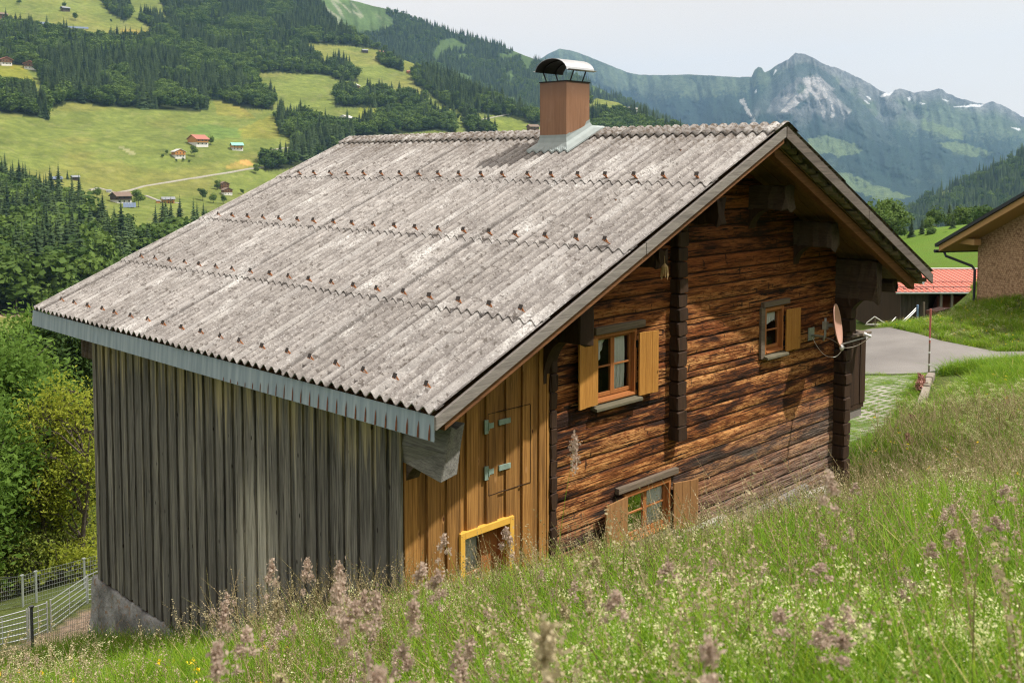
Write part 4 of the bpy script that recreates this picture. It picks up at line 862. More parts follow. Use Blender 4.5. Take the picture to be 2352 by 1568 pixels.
def rough_beam(name, x0, x1, y0, y1, z0, z1, mat, seed, amp=.022, parent=None):
    r = np.random.default_rng(seed); n = 14; ys = np.linspace(y0, y1, n); P = []
    prof = [(0, 0), (.5, -.02), (1, 0), (1.02, .5), (1, 1), (.5, 1.02), (0, 1), (-.02, .5)]
    for i, y in enumerate(ys):
        j = r.normal(size=(8, 2))*amp*(1.6 if i == 0 else .45)
        for k, (p, q) in enumerate(prof): P.append((x0+(x1-x0)*p+j[k, 0], y+(r.normal()*amp if i == 0 else 0), z0+(z1-z0)*q+j[k, 1]))
    m = MB(); F = [tuple(range(7, -1, -1)), tuple((n-1)*8+k for k in range(8))]+[(i*8+k, i*8+(k+1) % 8, (i+1)*8+(k+1) % 8, (i+1)*8+k) for i in range(n-1) for k in range(8)]
    m.add(P, F); return m.build(name, mat, parent or house, bevel=.006)
rough_beam('purlin', 7.24, 7.46, -.70, .4, 5.66, 6.03, GREYWY, 1); rough_beam('purlin', 8.71, 8.93, -.72, .4, 4.98, 5.40, GREYWY, 2)
rough_beam('purlin', 10.29, 10.52, -.80, .4, 3.93, 4.64, GREYWY, 3); rough_beam('purlin', 11.02, 11.2, -.78, 9.2, 4.03, 4.21, GREYWY, 4)
rough_beam('purlin', 5.40, 5.58, -.62, .3, 5.50, 5.86, DARKW, 5); rough_beam('purlin', 4.02, 4.16, -.62, .3, 4.96, 5.22, DARKW, 6)
rough_beam('purlin', 2.28, 2.54, -.66, .3, 4.14, 4.63, DARKW, 7); rough_beam('purlin', .0, .24, -.76, 8.2, 3.02, 3.49, GREYP, 8, .028)
rough_beam('purlin', .0, .22, 8.1, 8.75, 3.05, 3.5, GREYWY, 9, .02)
def corbel(name, x0, x1, z0, z1, reach, mat, foot=.0):     # bracket whose outer edge sweeps out in an arc
    pr = [(.25, z0), (-foot, z0)]
    for k in range(1, 11):
        a = k/10*math.pi/2; pr.append((-foot-(reach-foot)*(1-math.cos(a)), z0+(z1-z0)*math.sin(a)))
    pr += [(.25, z1)]
    m = MB(); m.prism(pr, x0, x1, 0); return m.build(name, mat, house, bevel=.008)
corbel('bracket', 7.25, 7.45, 5.25, 5.67, .42, DARKW); corbel('bracket', 8.72, 8.92, 4.62, 5.0, .42, DARKW); corbel('bracket', 2.30, 2.52, 3.55, 4.15, .42, DARKW, .05); corbel('bracket', .02, .21, 2.62, 3.03, .34, GREYWY, .02); corbel('bracket', 10.3, 10.5, 3.25, 3.94, .62, DARKW, .2)
# --- log wall (rows of hewn logs, cut round the window openings)
OPN = [(3.36, 4.26, 3.12, 4.02), (7.78, 8.36, 3.22, 3.95), (4.04, 5.12, .97, 1.68)]
ZB = [.30, .52, .74, .97, 1.21, 1.45, 1.68, 1.90, 2.13, 2.37, 2.60, 2.87, 3.12, 3.22, 3.47, 3.71, 3.95, 4.02, 4.26, 4.50, 4.72, 4.97, 5.20, 5.43, 5.67, 5.90, 6.13, 6.36, 6.6]
def log_wall():
    r = np.random.default_rng(9); VV, FF, TT, EE = [], [], [], []; o = 0
    rows = [(ZB[i], ZB[i+1]) for i in range(len(ZB)-1)]
    for zi, (z0, z1) in enumerate(rows):
        x0 = max(2.40, XR-(ZR-.18-z0)/SL); x1 = min(10.30, XR+(ZR-.18-z0)/SR)
        if x1-x0 < .3: continue
        segs = [(x0, x1)]
        for a, b, c, d in OPN:
            if z0 < d-.01 and z1 > c+.01:
                segs = [s for (p, q) in segs for s in ((p, min(q, a)), (max(p, b), q)) if s[1]-s[0] > .02]
        for p, q in segs:
            n = max(3, int((q-p)/.11)); xs = np.linspace(p, q, n); tn = r.random(); ph = r.random()*50
            tz0 = z0+.014*(fbm(xs*.9+zi*3.1, xs*0+z0*7, 3, 1)-.5); tz1 = z1+.014*(fbm(xs*.9+(zi+1)*3.1, xs*0+z1*7, 3, 1)-.5); gp = .002+.008*fbm(xs*.8+ph, xs*0, 3, 2)
            hh = tz1-tz0; prof = [(0., .09), (.0, .010), (.05, .000), (.16, -.005), (.5, -.008), (.84, -.005), (.95, .001), (1., .012), (1., .09)]
            L_ = []
            for k, (f, yy) in enumerate(prof):
                bul = .016*(fbm(xs*2.2+ph, xs*0+f*3, 4, 4)-.5)+.010*(fbm(xs*9+ph, xs*0+f*8, 2, 5)-.5)
                zz = tz0+gp*.5+(hh-gp)*f; L_.append(np.stack([xs, yy+(bul if k not in (0, 8) else 0*xs)+r.normal()*.002, zz], 1))
            A = np.stack(L_, 1); VV.append(A.reshape(-1, 3)); FF.append(gridfaces(n, 9)+o); TT.append(np.full(n*9, tn)); EE.append(np.tile(np.array([1, 1, .75, 0, 0, 0, .75, 1, 1.]), n)); o += n*9
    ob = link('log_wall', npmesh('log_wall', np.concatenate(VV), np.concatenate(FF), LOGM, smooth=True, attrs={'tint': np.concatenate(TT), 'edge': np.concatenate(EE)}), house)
    md = ob.modifiers.new('edges', 'EDGE_SPLIT'); md.split_angle = math.radians(40)
    # the solid core behind the log faces, with the same openings
    m = MB(); xs = sorted({2.38, 10.3, *[v for o_ in OPN for v in o_[:2]]}); zs = sorted({.2, 6.75, *[v for o_ in OPN for v in o_[2:]]})
    for i in range(len(xs)-1):
        for j in range(len(zs)-1):
            cx, cz = (xs[i]+xs[i+1])/2, (zs[j]+zs[j+1])/2
            if any(a < cx < b and c < cz < d for a, b, c, d in OPN): continue
            m.box(xs[i], xs[i+1], .06, .16, zs[j], zs[j+1])
    # cut to the gable
    bm = bmesh.new(); me = bpy.data.meshes.new('log_core'); me.from_pydata(m.v, [], m.f); bm.from_mesh(me)
    for nrm, pt in (((-SL, 0, 1), (XR, 0, ZR-.24)), ((SR, 0, 1), (XR, 0, ZR-.24))):
        bmesh.ops.bisect_plane(bm, geom=bm.verts[:]+bm.edges[:]+bm.faces[:], plane_co=pt, plane_no=nrm, clear_outer=True)
    bm.to_mesh(me); bm.free(); me.materials.append(DARKIN); link('wall_core', me, house)
log_wall()
def log_ends(xa, xb, z0, z1, d0, seed, far=.12, grow=None, step=.225):
    r = np.random.default_rng(seed); z = z0
    m = MB()
    while z < z1-.05:
        h = min(step*(.9+.2*r.random()), z1-z); d = (d0 if grow is None else grow(z+h/2))*(.95+.12*r.random()); e = .007
        n = 6; P = []; ys = [far, -d*.5, -d*.85, -d]
        for i, y in enumerate(ys):
            k = e*(1.8 if i == 3 else .5); j = r.normal(size=(8, 2))*.012
            for q, (p, s) in enumerate([(0, .08), (.12, 0), (.88, 0), (1, .08), (1, .92), (.88, 1), (.12, 1), (0, .92)]):
                P.append((xa+(xb-xa)*(p*(1-2*k/.25)+k/.25)+j[q, 0]*.7, y+r.normal()*.004, z+.000+(h-.001)*(s*(1-2*k/.25)+k/.25)+j[q, 1]*.3))
        m.add(P, [tuple(range(7, -1, -1)), tuple(24+q for q in range(8))]+[(i*8+q, i*8+(q+1) % 8, (i+1)*8+(q+1) % 8, (i+1)*8+q) for i in range(3) for q in range(8)]); z += h
    return m.build('log_corner', DARKW, house, bevel=.004)
log_ends(5.10, 5.34, 2.26, 5.55, .17, 1); log_ends(2.41, 2.53, .3, 4.0, .09, 2); log_ends(10.27, 10.52, .25, 3.35, .24, 3); log_ends(10.27, 10.52, 3.3, 3.95, .3, 4)
m = MB()
for a_, b_, c_, d_ in OPN: m.box(a_-.2, b_+.2, 1.0, 1.04, c_-.2, d_+.2)
m.build('room_wall', DARKIN, house)
# --- windows
def window(x0, x1, z0, z1, sashes, shut, lint, label, post=False, slope=0., curt=()):
    """shut: list of (x0, x1, z0, z1, open angle)"""
    w = empty('window', (0, 0, 0)); w.parent = house; w['label'] = label
    t = .055; m = MB()
    m.box(x0, x0+t, -.035, .10, z0, z1); m.box(x1-t, x1, -.035, .10, z0, z1); m.box(x0+t, x1-t, -.034, .10, z1-t, z1); m.box(x0+t, x1-t, -.034, .10, z0, z0+t*.9)
    m.hexa([(x0+t, -.05, z0+.01), (x1-t, -.05, z0+.01), (x1-t, .1, z0+.055), (x0+t, .1, z0+.055), (x0+t, -.05, z0+.035), (x1-t, -.05, z0+.035), (x1-t, .1, z0+.075), (x0+t, .1, z0+.075)])
    m.build('frame', FRAMEM, w, bevel=.004)
    ix0, ix1, iz0, iz1 = x0+t, x1-t, z0+t*1.3, z1-t; n = len(sashes); ws = (ix1-ix0)/n
    for k in range(n):
        a, b = ix0+k*ws, ix0+(k+1)*ws; s = .042; y0, y1 = .03, .075
        m = MB(); m.box(a, a+s, y0, y1, iz0, iz1); m.box(b-s, b, y0, y1, iz0, iz1); m.box(a+s, b-s, y0+.002, y1, iz1-s, iz1); m.box(a+s, b-s, y0+.002, y1, iz0, iz0+s*1.3)
        mz = iz0+(iz1-iz0)*sashes[k]; m.box(a+s, b-s, y0+.006, y1-.01, mz-.012, mz+.012); m.build('sash', FRAMEM, w, bevel=.003)
        MB().add([(a+s*.8, .05, iz0+s), (b-s*.8, .05, iz0+s), (b-s*.8, .05, iz1-s*.8), (a+s*.8, .05, iz1-s*.8)], [(0, 1, 2, 3)]).build('pane', GLASS, w)
    for (cx0, cx1, zt, zbl, zbr, zig) in curt:      # lace curtain: pleated sheet with scalloped edge
        nu, nv = 26, 16; U = np.linspace(0, 1, nu); X = cx0+(cx1-cx0)*U; V = []
        for i, u in enumerate(U):
            zb = zbl+(zbr-zbl)*u+zig*abs(((u*6) % 1)-.5)
            for j in range(nv):
                q = j/(nv-1); V.append((X[i]+.012*math.sin(q*5+i), .078+.012*math.sin(u*31)*(.3+q), zt+(zb-zt)*q))
        link('curtain', npmesh('curtain', np.array(V), gridfaces(nu, nv), LACE), w)
    for (a, b, c, d, ang, hinge, mt) in shut:
        m = MB(); nb = 3; wb = (b-a)/nb
        for k in range(nb): m.box(a+k*wb, a+(k+1)*wb-.003, -.028, 0, c+.004*(k % 2), d-.003*k)
        m.box(a+.03, b-.03, 0, .022, c+.12, c+.2); m.box(a+.03, b-.03, 0, .022, d-.2, d-.12)
        o = m.build('shutter', [mt], w, bevel=.003); hx = b if hinge == 'r' else a
        for v in o.data.vertices: v.co.x -= hx
        o.location = (hx, -.062, 0); o.rotation_euler = (0, 0, ang)
    m = MB()
    for (a, b, c, d, ang, hinge, mt) in shut:
        hx = b if hinge == 'r' else a
        for zc in (c+.14, d-.16): m.box(hx-.02, hx+.02, -.05, -.028, zc-.05, zc+.05)
        tx = a if hinge == 'r' else b; sg = 1 if hinge == 'l' else -1
        m.bar((tx-sg*.06, -.1, c+.01), (tx-sg*.06, .03, c-.05), .016, .016); m.box(tx-sg*.015-.03, tx-sg*.015+.03, -.10, -.09, (c+d)/2-.03, (c+d)/2+.02)
    m.build('hinge', IRON, w)
    m = MB(); a, b, c, d = lint; m.box(a, b, -.075, .0, c, d); m.build('lintel', LINT, w, bevel=.008)
    m = MB(); m.hexa([(x0-.05, -.13, z0-.075), (x1+.03, -.13, z0-.075), (x1+.03, .0, z0-.06), (x0-.05, .0, z0-.06), (x0-.05, -.13, z0-.035), (x1+.03, -.13, z0-.035), (x1+.03, .0, z0-.004), (x0-.05, .0, z0-.004)]); m.build('sill', flat('olive_sill', (.13, .115, .075), .7, var=.15) if 'olive_sill' not in bpy.data.materials else bpy.data.materials['olive_sill'], w, bevel=.004)
    if post: MB().box(x0-.13, x0-.01, -.05, 0, z0-.06, z1+.03).build('side_board', LINT, w, bevel=.006)
    return w
window(3.335, 4.28, 3.10, 4.06, (.5, .5), [(2.915, 3.355, 3.115, 4.03, .10, 'r', SHUTM), (4.275, 4.69, 3.085, 3.99, -.07, 'l', SHUTM)], (3.33, 4.43, 4.06, 4.165), 'upper window with wide open golden shutters below the left purlin',
       curt=((3.42, 3.69, 4.0, 3.30, 3.98, .05), (3.79, 4.12, 4.0, 3.14, 3.16, .03)))
window(7.76, 8.38, 3.20, 3.975, (.48,), [(8.385, 8.82, 3.185, 3.905, -.06, 'l', SHUTM)], (7.67, 8.52, 4.0, 4.09), 'small single window with one golden shutter near the dish', post=True, curt=((7.87, 8.25, 3.92, 3.70, 3.74, -.09),))
window(4.02, 5.14, .945, 1.695, (.55, .55), [(3.46, 4.03, .93, 1.69, .12, 'r', SHUTW), (5.15, 5.63, .90, 1.62, -.25, 'l', SHUTW)], (3.84, 5.28, 1.74, 1.83), 'lower window behind the tall grass with weathered shutters',
       curt=((4.12, 4.5, 1.64, 1.32, 1.36, -.09), (4.64, 5.06, 1.64, 1.34, 1.30, -.09), (4.64, 5.0, 1.5, 1.03, 1.03, .02)))
# --- vertical boarding
def cladding(name, axis, a, b, zlo, ztop, pit, wide, mat, seed, sgn=-1, base=.0, holes=()):
    r = np.random.default_rng(seed); m = MB(); t = a; k = 0
    while t < b-.02:
        p = pit*(.9+.2*r.random()); w1 = min(wide*(.92+.16*r.random()), b-t); w2 = min(p, b-t)
        for (s, e, o0, o1) in ((t, t+w1, .022, .056), (t+w1-.02, t+w2+.02, 0., .022)):
            e = min(e, b)
            if e-s < .01: continue
            pieces = [(s, e, zlo, None)]
            for (ha, hb, hc, hd) in holes:
                if s < hb and e > ha: pieces = [q for q in ((s, ha, zlo, None), (max(s, ha), min(e, hb), hd, None), (hb, e, zlo, None)) if q[1]-q[0] > .008]
            for (s_, e_, l, h) in pieces:
                l_ = l+(.012*r.normal() if l == zlo else 0)
                jit = .003*r.normal()
                A0, A1 = sgn*(base+o0), sgn*(base+o1+jit); ya, yb_ = min(A0, A1), max(A0, A1)
                h0, h1 = ztop(s_), ztop(e_)
                if axis == 'x': m.hexa([(s_, ya, l_), (e_, ya, l_), (e_, yb_, l_), (s_, yb_, l_), (s_, ya, h0), (e_, ya, h1), (e_, yb_, h1), (s_, yb_, h0)])
                else: m.hexa([(ya, s_, l_), (yb_, s_, l_), (yb_, e_, l_), (ya, e_, l_), (ya, s_, h0), (yb_, s_, h0), (yb_, e_, h1), (ya, e_, h1)])
        t += w2; k += 1
    return m.build(name, mat, house, bevel=.003)
cladding('board_wall', 'y', -.05, 8.18, -.71, lambda s: 3.86, .281, .185, GREYB, 3)
DR = (.86, 1.70, -.2, 1.96)
cladding('annex_wall', 'x', .0, 2.40, -.1, lambda s: zr(s)-.22, .315, .20, HONEY, 5, holes=((.84, 1.72, -.1, 1.97),))
m = MB(); m.box(.0, .85, .002, .12, -.8, 4.0); m.box(.85, 1.71, .002, .12, 1.97, 4.2); m.box(1.71, 2.38, .002, .12, -.8, 4.4); m.box(.002, .1, .125, 8.15, -.8, 3.84)
m.box(2.3, 10.3, 8.1, 8.2, -2.2, 4.3); m.box(10.2, 10.3, .2, 8.1, -1.5, 4.6); m.box(.0, 2.3, 8.1, 8.2, -2.2, 3.8); m.build('inner_wall', DARKW, house)
MB().box(2.36, 2.41, -.06, .0, .1, zr(2.38)-.25).build('corner_board', HONEY, house, bevel=.004)
# hatch in the annex boards: thin dark joint line and two strap hinges
ht = empty('hatch'); ht.parent = house
m = MB(); j = .004
m.box(1.305, 1.305+j, -.0605, -.046, 2.335, 3.345); m.box(2.055-j, 2.055, -.0605, -.046, 2.32, 3.335); m.box(1.312, 2.048, -.0605, -.046, 3.338, 3.345); m.box(1.312, 2.048, -.0605, -.046, 2.328, 2.335); m.build('joint', flat('dark_brown_gap', (.03, .016, .008), .9), ht)
for zc in (3.19, 2.62):
    m = MB(); m.box(1.245, 1.305, -.066, -.046, zc-.085, zc+.085); m.box(1.31, 1.40, -.063, -.046, zc-.03, zc+.035); m.box(1.49, 1.69, -.066, -.046, zc-.02, zc+.045); m.tube([(1.308, -.068, zc-.05), (1.308, -.068, zc+.05)], .009, 8); m.build('strap_hinge', PALEIRON, ht)
# yellow framed glazed door
dr = empty('door'); dr.parent = house
m = MB(); a, b, z1 = .825, 1.735, 1.985; m.box(a, a+.075, -.085, .0, -.1, z1); m.box(b-.075, b, -.085, .0, -.1, z1); m.box(a+.075, b-.075, -.084, .0, z1-.085, z1); m.build('frame', YEL, dr, bevel=.005)
m = MB(); m.box(a+.075, a+.10, -.0, .22, -.1, z1-.085); m.box(b-.10, b-.075, -.0, .22, -.1, z1-.085); m.box(a+.10, b-.10, .0, .22, z1-.11, z1-.085); m.box(1.40, 1.635, .12, .17, -.1, z1-.11); m.box(1.34, 1.40, .11, .18, -.1, z1-.11); m.box(a+.10, 1.34, .12, .17, 1.33, 1.37); m.box(a+.10, 1.34, .12, .17, -.1, .86); m.build('leaf', FRAMEM, dr, bevel=.004)
MB().add([(a+.10, .14, .86), (1.34, .14, .86), (1.34, .14, z1-.11), (a+.10, .14, z1-.11)], [(0, 1, 2, 3)]).build('pane', GLASS, dr)
V = np.array([(a+.1+.42*i/25, .2+.015*math.sin(i*1.4)*(.4+j/12), 1.86-j*.088) for i in range(26) for j in range(12)]); link('curtain', npmesh('curtain', V, gridfaces(26, 12), LACE), dr)
MB().box(.8, 1.8, .9, .94, -.2, 2.1).build('room_wall', DARKIN, dr)
# --- plinths
def bumpy(name, f, nu, nv, mat, parent):   # f(s,t) -> point
    S_, T_ = np.meshgrid(np.linspace(0, 1, nu), np.linspace(0, 1, nv), indexing='ij'); return link(name, npmesh(name, f(S_, T_).reshape(-1, 3), gridfaces(nu, nv), mat), parent)
def plf(s, t):
    y = -.1+s*8.5; prof = np.clip(t/.7, 0, 1); top = np.clip((t-.7)/.3, 0, 1); ir = fbm(y*2.4, t*4, 4, 3)-.5
    return np.stack([-.06-.10*(1-prof)*1.0-.05*np.sin(prof*3.1)*(.6+ir)+top*.22-.10*ir*(1-top), y, -2.75+2.04*prof-.10*(vnoise(y*3.1, 0*y, 4)-.2)*(prof > .93)*(top < .9)+.03*ir+.02*top], -1)
bumpy('plinth', plf, 110, 30, PLAST, house)
m = MB(); m.box(-.05, .6, 8.2, 8.42, -2.8, -.76); m.build('plinth_end', PLAST, house)
m = MB(); m.box(3.4, 6.62, -.10, .02, -.2, .775); m.hexa([(6.62, -.09, -.2), (10.55, -.1, -.2), (10.55, .05, -.2), (6.62, .05, -.2), (6.62, -.07, .60), (10.55, -.08, .42), (10.55, .05, .45), (6.62, .05, .62)]); m.build('concrete_sill', CONC, house, bevel=.02)
rough_beam('base_log', 0, .14, 0, 1, 0, 1, GREYW, 1) if False else None
m = MB(); m.hexa([(7.1, -.10, .44), (9.25, -.10, .52), (9.25, .0, .52), (7.1, .0, .44), (7.1, -.10, .58), (9.25, -.10, .66), (9.25, .0, .68), (7.1, .0, .60)]); m.build('base_plank', GREYW, house, bevel=.012)
# --- fascia and gutters
m = MB(); fx = -.53
yb = np.linspace(-1.17, 9.5, 5)
for i in range(4): m.hexa([(fx-.003*(i % 2), yb[i], 3.575), (fx+.004-.003*(i % 2), yb[i], 3.575), (fx+.004-.003*(i % 2), yb[i+1]+.02, 3.575), (fx-.003*(i % 2), yb[i+1]+.02, 3.575), (fx+.018, yb[i], 3.835), (fx+.022, yb[i], 3.835), (fx+.022, yb[i+1]+.02, 3.835), (fx+.018, yb[i+1]+.02, 3.835)])
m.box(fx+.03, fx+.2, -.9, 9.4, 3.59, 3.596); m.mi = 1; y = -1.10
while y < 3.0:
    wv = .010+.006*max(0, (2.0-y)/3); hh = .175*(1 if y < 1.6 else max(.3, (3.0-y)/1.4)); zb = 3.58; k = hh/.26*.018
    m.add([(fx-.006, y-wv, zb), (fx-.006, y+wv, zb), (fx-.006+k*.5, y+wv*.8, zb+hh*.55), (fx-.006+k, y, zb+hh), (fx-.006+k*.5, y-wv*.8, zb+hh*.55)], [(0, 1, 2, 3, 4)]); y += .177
m.build('fascia', [FASC, flat('brown_streak', (.16, .062, .03), .9, var=.35, sc=20)], house)  # brown streaks on the sheet, one per corrugation, narrowing upward
m = MB(); pr = [(11.82+.075*math.cos(a), 4.20+.075*math.sin(a)) for a in np.linspace(math.pi, 2*math.pi, 10)]; pr += [(x_*.96+11.82*.04, z_+.004) for x_, z_ in pr[::-1]]; m.prism(pr, -1.0, 9.3, 1); m.box(11.70, 11.90, -.75, -.72, 4.195, 4.21); m.build('gutter', LEADM, house, smooth=False)
m = MB(); m.tube([(11.82, -.3, 4.12), (11.6, -.28, 4.0), (11.45, -.28, 3.9)], .03, 8); m.build('downpipe', LEADM, house)
# --- balcony on the far side
bl = empty('balcony'); bl.parent = house
m = MB(); xs = np.linspace(10.62, 11.78, 6)
for i in range(5): m.box(xs[i], xs[i+1]-.012, .08+.012*(i % 2), .11, 1.72, 3.06)
m.build('railing_board', DARKW, bl, bevel=.004)
m = MB()
yb = np.linspace(.12, 8, 34)
for i in range(33): m.box(11.74, 11.77, yb[i], yb[i+1]-.012, 1.72, 3.06)
m.build('railing_board', DARKW, bl)
m = MB(); m.box(10.55, 11.88, .02, .17, 3.065, 3.11); m.box(11.69, 11.84, .17, 8, 3.065, 3.11); m.build('handrail', LINT, bl, bevel=.005)
MB().box(10.3, 11.75, .1, 8, 1.62, 1.715).build('floor', DARKW, bl); m = MB(); m.box(10.3, 11.7, .12, .26, 1.45, 1.615); m.build('floor_beam', GREYW, bl)
m = MB(); m.box(11.12, 11.42, .125, .30, 1.72, 4.02); m.build('post', DARKW, bl, bevel=.01)
pr = [(p+.14, q) for p, q in [(11.28, 3.35), (11.33, 3.40), (11.38, 3.52), (11.36, 3.60), (11.45, 3.66), (11.52, 3.78), (11.50, 3.86), (11.60, 3.93), (11.64, 4.02), (11.28, 4.02)]]
m = MB(); m.prism(pr, .15, .27, 1); m.build('carved_bracket', DARKW, bl, bevel=.01)
# --- chimney
ch = empty('chimney'); ch.parent = house
cx0, cx1, cy0, cy1, cz0, cz1 = 5.53, 6.12, 2.43, 3.03, 6.4, 7.755
m = MB(); o_ = .014
def panel(p00, p10, p11, p01, n_):
    P = [Vector(p) for p in (p00, p10, p11, p01)]; c = sum(P, Vector())/4+Vector(n_)*o_; m.add(P+[c], [(0, 1, 4), (1, 2, 4), (2, 3, 4), (3, 0, 4)])
zl = 6.72
panel((cx0, cy0, zl), (cx1, cy0, zl+.1), (cx1, cy0, cz1), (cx0, cy0, cz1), (0, -1, 0)); panel((cx0, cy1, zl), (cx0, cy0, zl), (cx0, cy0, cz1), (cx0, cy1, cz1), (-1, 0, 0))
panel((cx1, cy1, cz0), (cx0, cy1, cz0), (cx0, cy1, cz1), (cx1, cy1, cz1), (0, 1, 0)); panel((cx1, cy0, cz0), (cx1, cy1, cz0), (cx1, cy1, cz1), (cx1, cy0, cz1), (1, 0, 0))
m.box(cx0, cx1, cy0, cy1, cz0, zl-.01); m.build('casing', CHIM, ch)
MB().box(cx0-.012, cx1+.012, cy0-.012, cy1+.012, cz1+.001, cz1+.018).build('cap_plate', IRON, ch)
def ringpts(d, zoff, w=0):
    pts = []
    for (x, y) in ((cx0-d, cy0-d), (cx1+d, cy0-d), (cx1+d, cy1+d), (cx0-d, cy1+d)): pts.append((x, y, (zr(x) if x < XR else zr(XR))+zoff))
    return pts
NN = 12; V = []
def per(d, zo, wave):
    L_ = []; C4 = [(cx0-d, cy0-d), (cx1+d*1.5, cy0-d), (cx1+d*1.5, cy1+d), (cx0-d, cy1+d)]
    for k in range(4):
        a, b = C4[k], C4[(k+1) % 4]
        for i in range(NN*2):
            t = i/(NN*2); x = a[0]+(b[0]-a[0])*t; y = a[1]+(b[1]-a[1])*t; zz = (zr(min(x, XR)))+zo+wave*.024*math.cos(2*math.pi*(y-.03)/.177); L_.append((x, y, zz))
    return L_
R_ = [per(.004, .25, 0), per(.006, .20, 0), per(.03, .13, 0), per(.08, .085, .3), per(.16, .058, 1.), per(.165, .035, 1.)]
nP = len(R_[0]); V = [p for r_ in R_ for p in r_]; F = [(i*nP+k, i*nP+(k+1) % nP, (i+1)*nP+(k+1) % nP, (i+1)*nP+k) for i in range(len(R_)-1) for k in range(nP)]
m = MB(); m.add(V, F); m.build('flashing', LEADM, ch, smooth=False)
m = MB(); n_ = 14
for (xa, xb) in ((cx0-.06, cx1+.06),):
    A = [(cy0+.30+.36*math.cos(a), 7.93+.22*math.sin(a)) for a in np.linspace(math.pi*.98, math.pi*.02, n_)]
    A = [(A[0][0]-.05, A[0][1]+.012)]+A+[(A[-1][0]+.05, A[-1][1]+.012)]
    m.prism(A+[(p, q-.006) for p, q in A[::-1]], xa, xb, 0)
m.build('cowl', STEEL, ch)
m = MB(); A = [(cy0+.30+.352*math.cos(a), 7.924+.212*math.sin(a)) for a in np.linspace(math.pi*.98, math.pi*.02, n_)]; m.prism(A+[(p, q-.004) for p, q in A[::-1]], cx0-.055, cx1+.055, 0); m.build('cowl_dark_inside', DARKMET, ch)  # added inner arch, painted dark so the cowl reads dark inside
m = MB()
for xk in (cx0+.12, cx1-.16): m.prism([(cy0+.30+.345*math.cos(a), 7.925+.205*math.sin(a)) for a in np.linspace(math.pi*.98, math.pi*.02, n_)]+[(cy0+.30+.325*math.cos(a), 7.925+.185*math.sin(a)) for a in np.linspace(math.pi*.02, math.pi*.98, n_)], xk, xk+.02, 0)
m.build('cowl_rib', IRON, ch)
for x_ in (cx0+.13, cx1-.15):
    for y_, yo in ((cy0+.04, cy0-.05), (cy1-.04, cy1+.05)):
        m = MB(); m.bar((x_, y_, cz1), (x_, yo, 7.955), .022, .012); m.build('cowl_leg', IRON, ch)

# ------------------------------------------------------------ satellite dish on the wall
sd = empty('satellite_dish', (9.35, -.02, 3.36)); tag(sd, 'round pinkish satellite dish on a bent steel arm fixed to the log wall', 'satellite dish')
D0 = np.array([9.35, -.02, 3.36]); GALV = flat('galvanised_steel', (.40, .44, .43), .5, .5, var=.15, sc=14); DISHM = flat('salmon_dish_paint', (.50, .285, .215), .45, var=.05); LNBM = flat('white_plastic', (.72, .73, .72), .4, var=.05); CABM = flat('white_cable', (.62, .58, .50), .6, var=.1)
def sdp(b, n_, mt, sm=False, bv=0):
    for i, p in enumerate(b.v): b.v[i] = tuple(np.array(p)-D0)
    return b.build(n_, mt, sd, smooth=sm, bevel=bv)
m = MB(); m.box(9.25, 9.46, -.035, -.02, 3.25, 3.475); 
for x_ in (9.28, 9.43):
    for z_ in (3.28, 3.445): m.tube([(x_, -.05, z_), (x_, -.034, z_)], .012, 6)
sdp(m, 'wall_plate', GALV)
dc = aty(1912, 724, -.50); nrm = Vector((.30, -.93, .15)).normalized()
mb = aty(1893, 762, -.42)
m = MB(); m.tube([(9.36, -.03, 3.34), (9.42, -.25, 3.33), (mb[0]-.02, -.42, 3.34), (mb[0], -.44, 3.40), (mb[0], -.44, 3.72)], .022, 10); sdp(m, 'arm', GALV, True)
dc = Vector((mb[0]+.17, -.60, 3.60)); uz = (Vector((0, 0, 1))-nrm*nrm.z).normalized(); ux = uz.cross(nrm)
RD = .345; V = []; nr, na = 10, 48
for i in range(nr+1):
    q = i/nr
    for k in range(na): a = 2*math.pi*k/na; V.append(dc+ux*(RD*q*math.cos(a)*.95)+uz*(RD*1.06*q*math.sin(a))+nrm*(.075*(q*q-1)))
for k in range(na): a = 2*math.pi*k/na; V.append(dc+ux*(RD*1.02*math.cos(a)*.95)+uz*(RD*1.08*math.sin(a))-nrm*.02)
for i in range(nr, -1, -1):
    q = i/nr
    for k in range(na): a = 2*math.pi*k/na; V.append(dc+ux*(RD*q*math.cos(a)*.95)+uz*(RD*1.06*q*math.sin(a))+nrm*(.075*(q*q-1)-.008))
m = MB(); NR = 2*nr+3; m.add(V, [(i*na+k, i*na+(k+1) % na, (i+1)*na+(k+1) % na, (i+1)*na+k) for i in range(NR-1) for k in range(na)]); sdp(m, 'reflector', DISHM, True)
ft = dc-uz*RD*1.0; lnb = dc+nrm*.42-uz*.20
m = MB(); m.bar(ft-nrm*.02, lnb-uz*.05, .03, .02); sdp(m, 'feed_arm', GALV)
m = MB(); m.bar(dc-nrm*.08, (mb[0], -.44, 3.60), .08, .05); m.box(mb[0]-.035, mb[0]+.035, -.48, -.40, 3.52, 3.66); sdp(m, 'clamp', GALV)
m = MB(); ax = (dc-lnb).normalized(); m.tube([lnb+ax*.03, lnb+ax*.015, lnb-ax*.01, lnb-ax*.012, lnb-ax*.03, lnb-ax*.10], [.036, .036, .034, .022, .026, .024], 14); sdp(m, 'receiver_head', LNBM, True)
m = MB(); bl_ = ft-uz*.05-nrm*.0; m.tube([bl_+Vector((0, 0, .05)), bl_+Vector((0, 0, .02)), bl_-Vector((0, 0, .02)), bl_-Vector((0, 0, .055))], [.02, .042, .042, .02], 12); sdp(m, 'cable_box', LNBM, True)
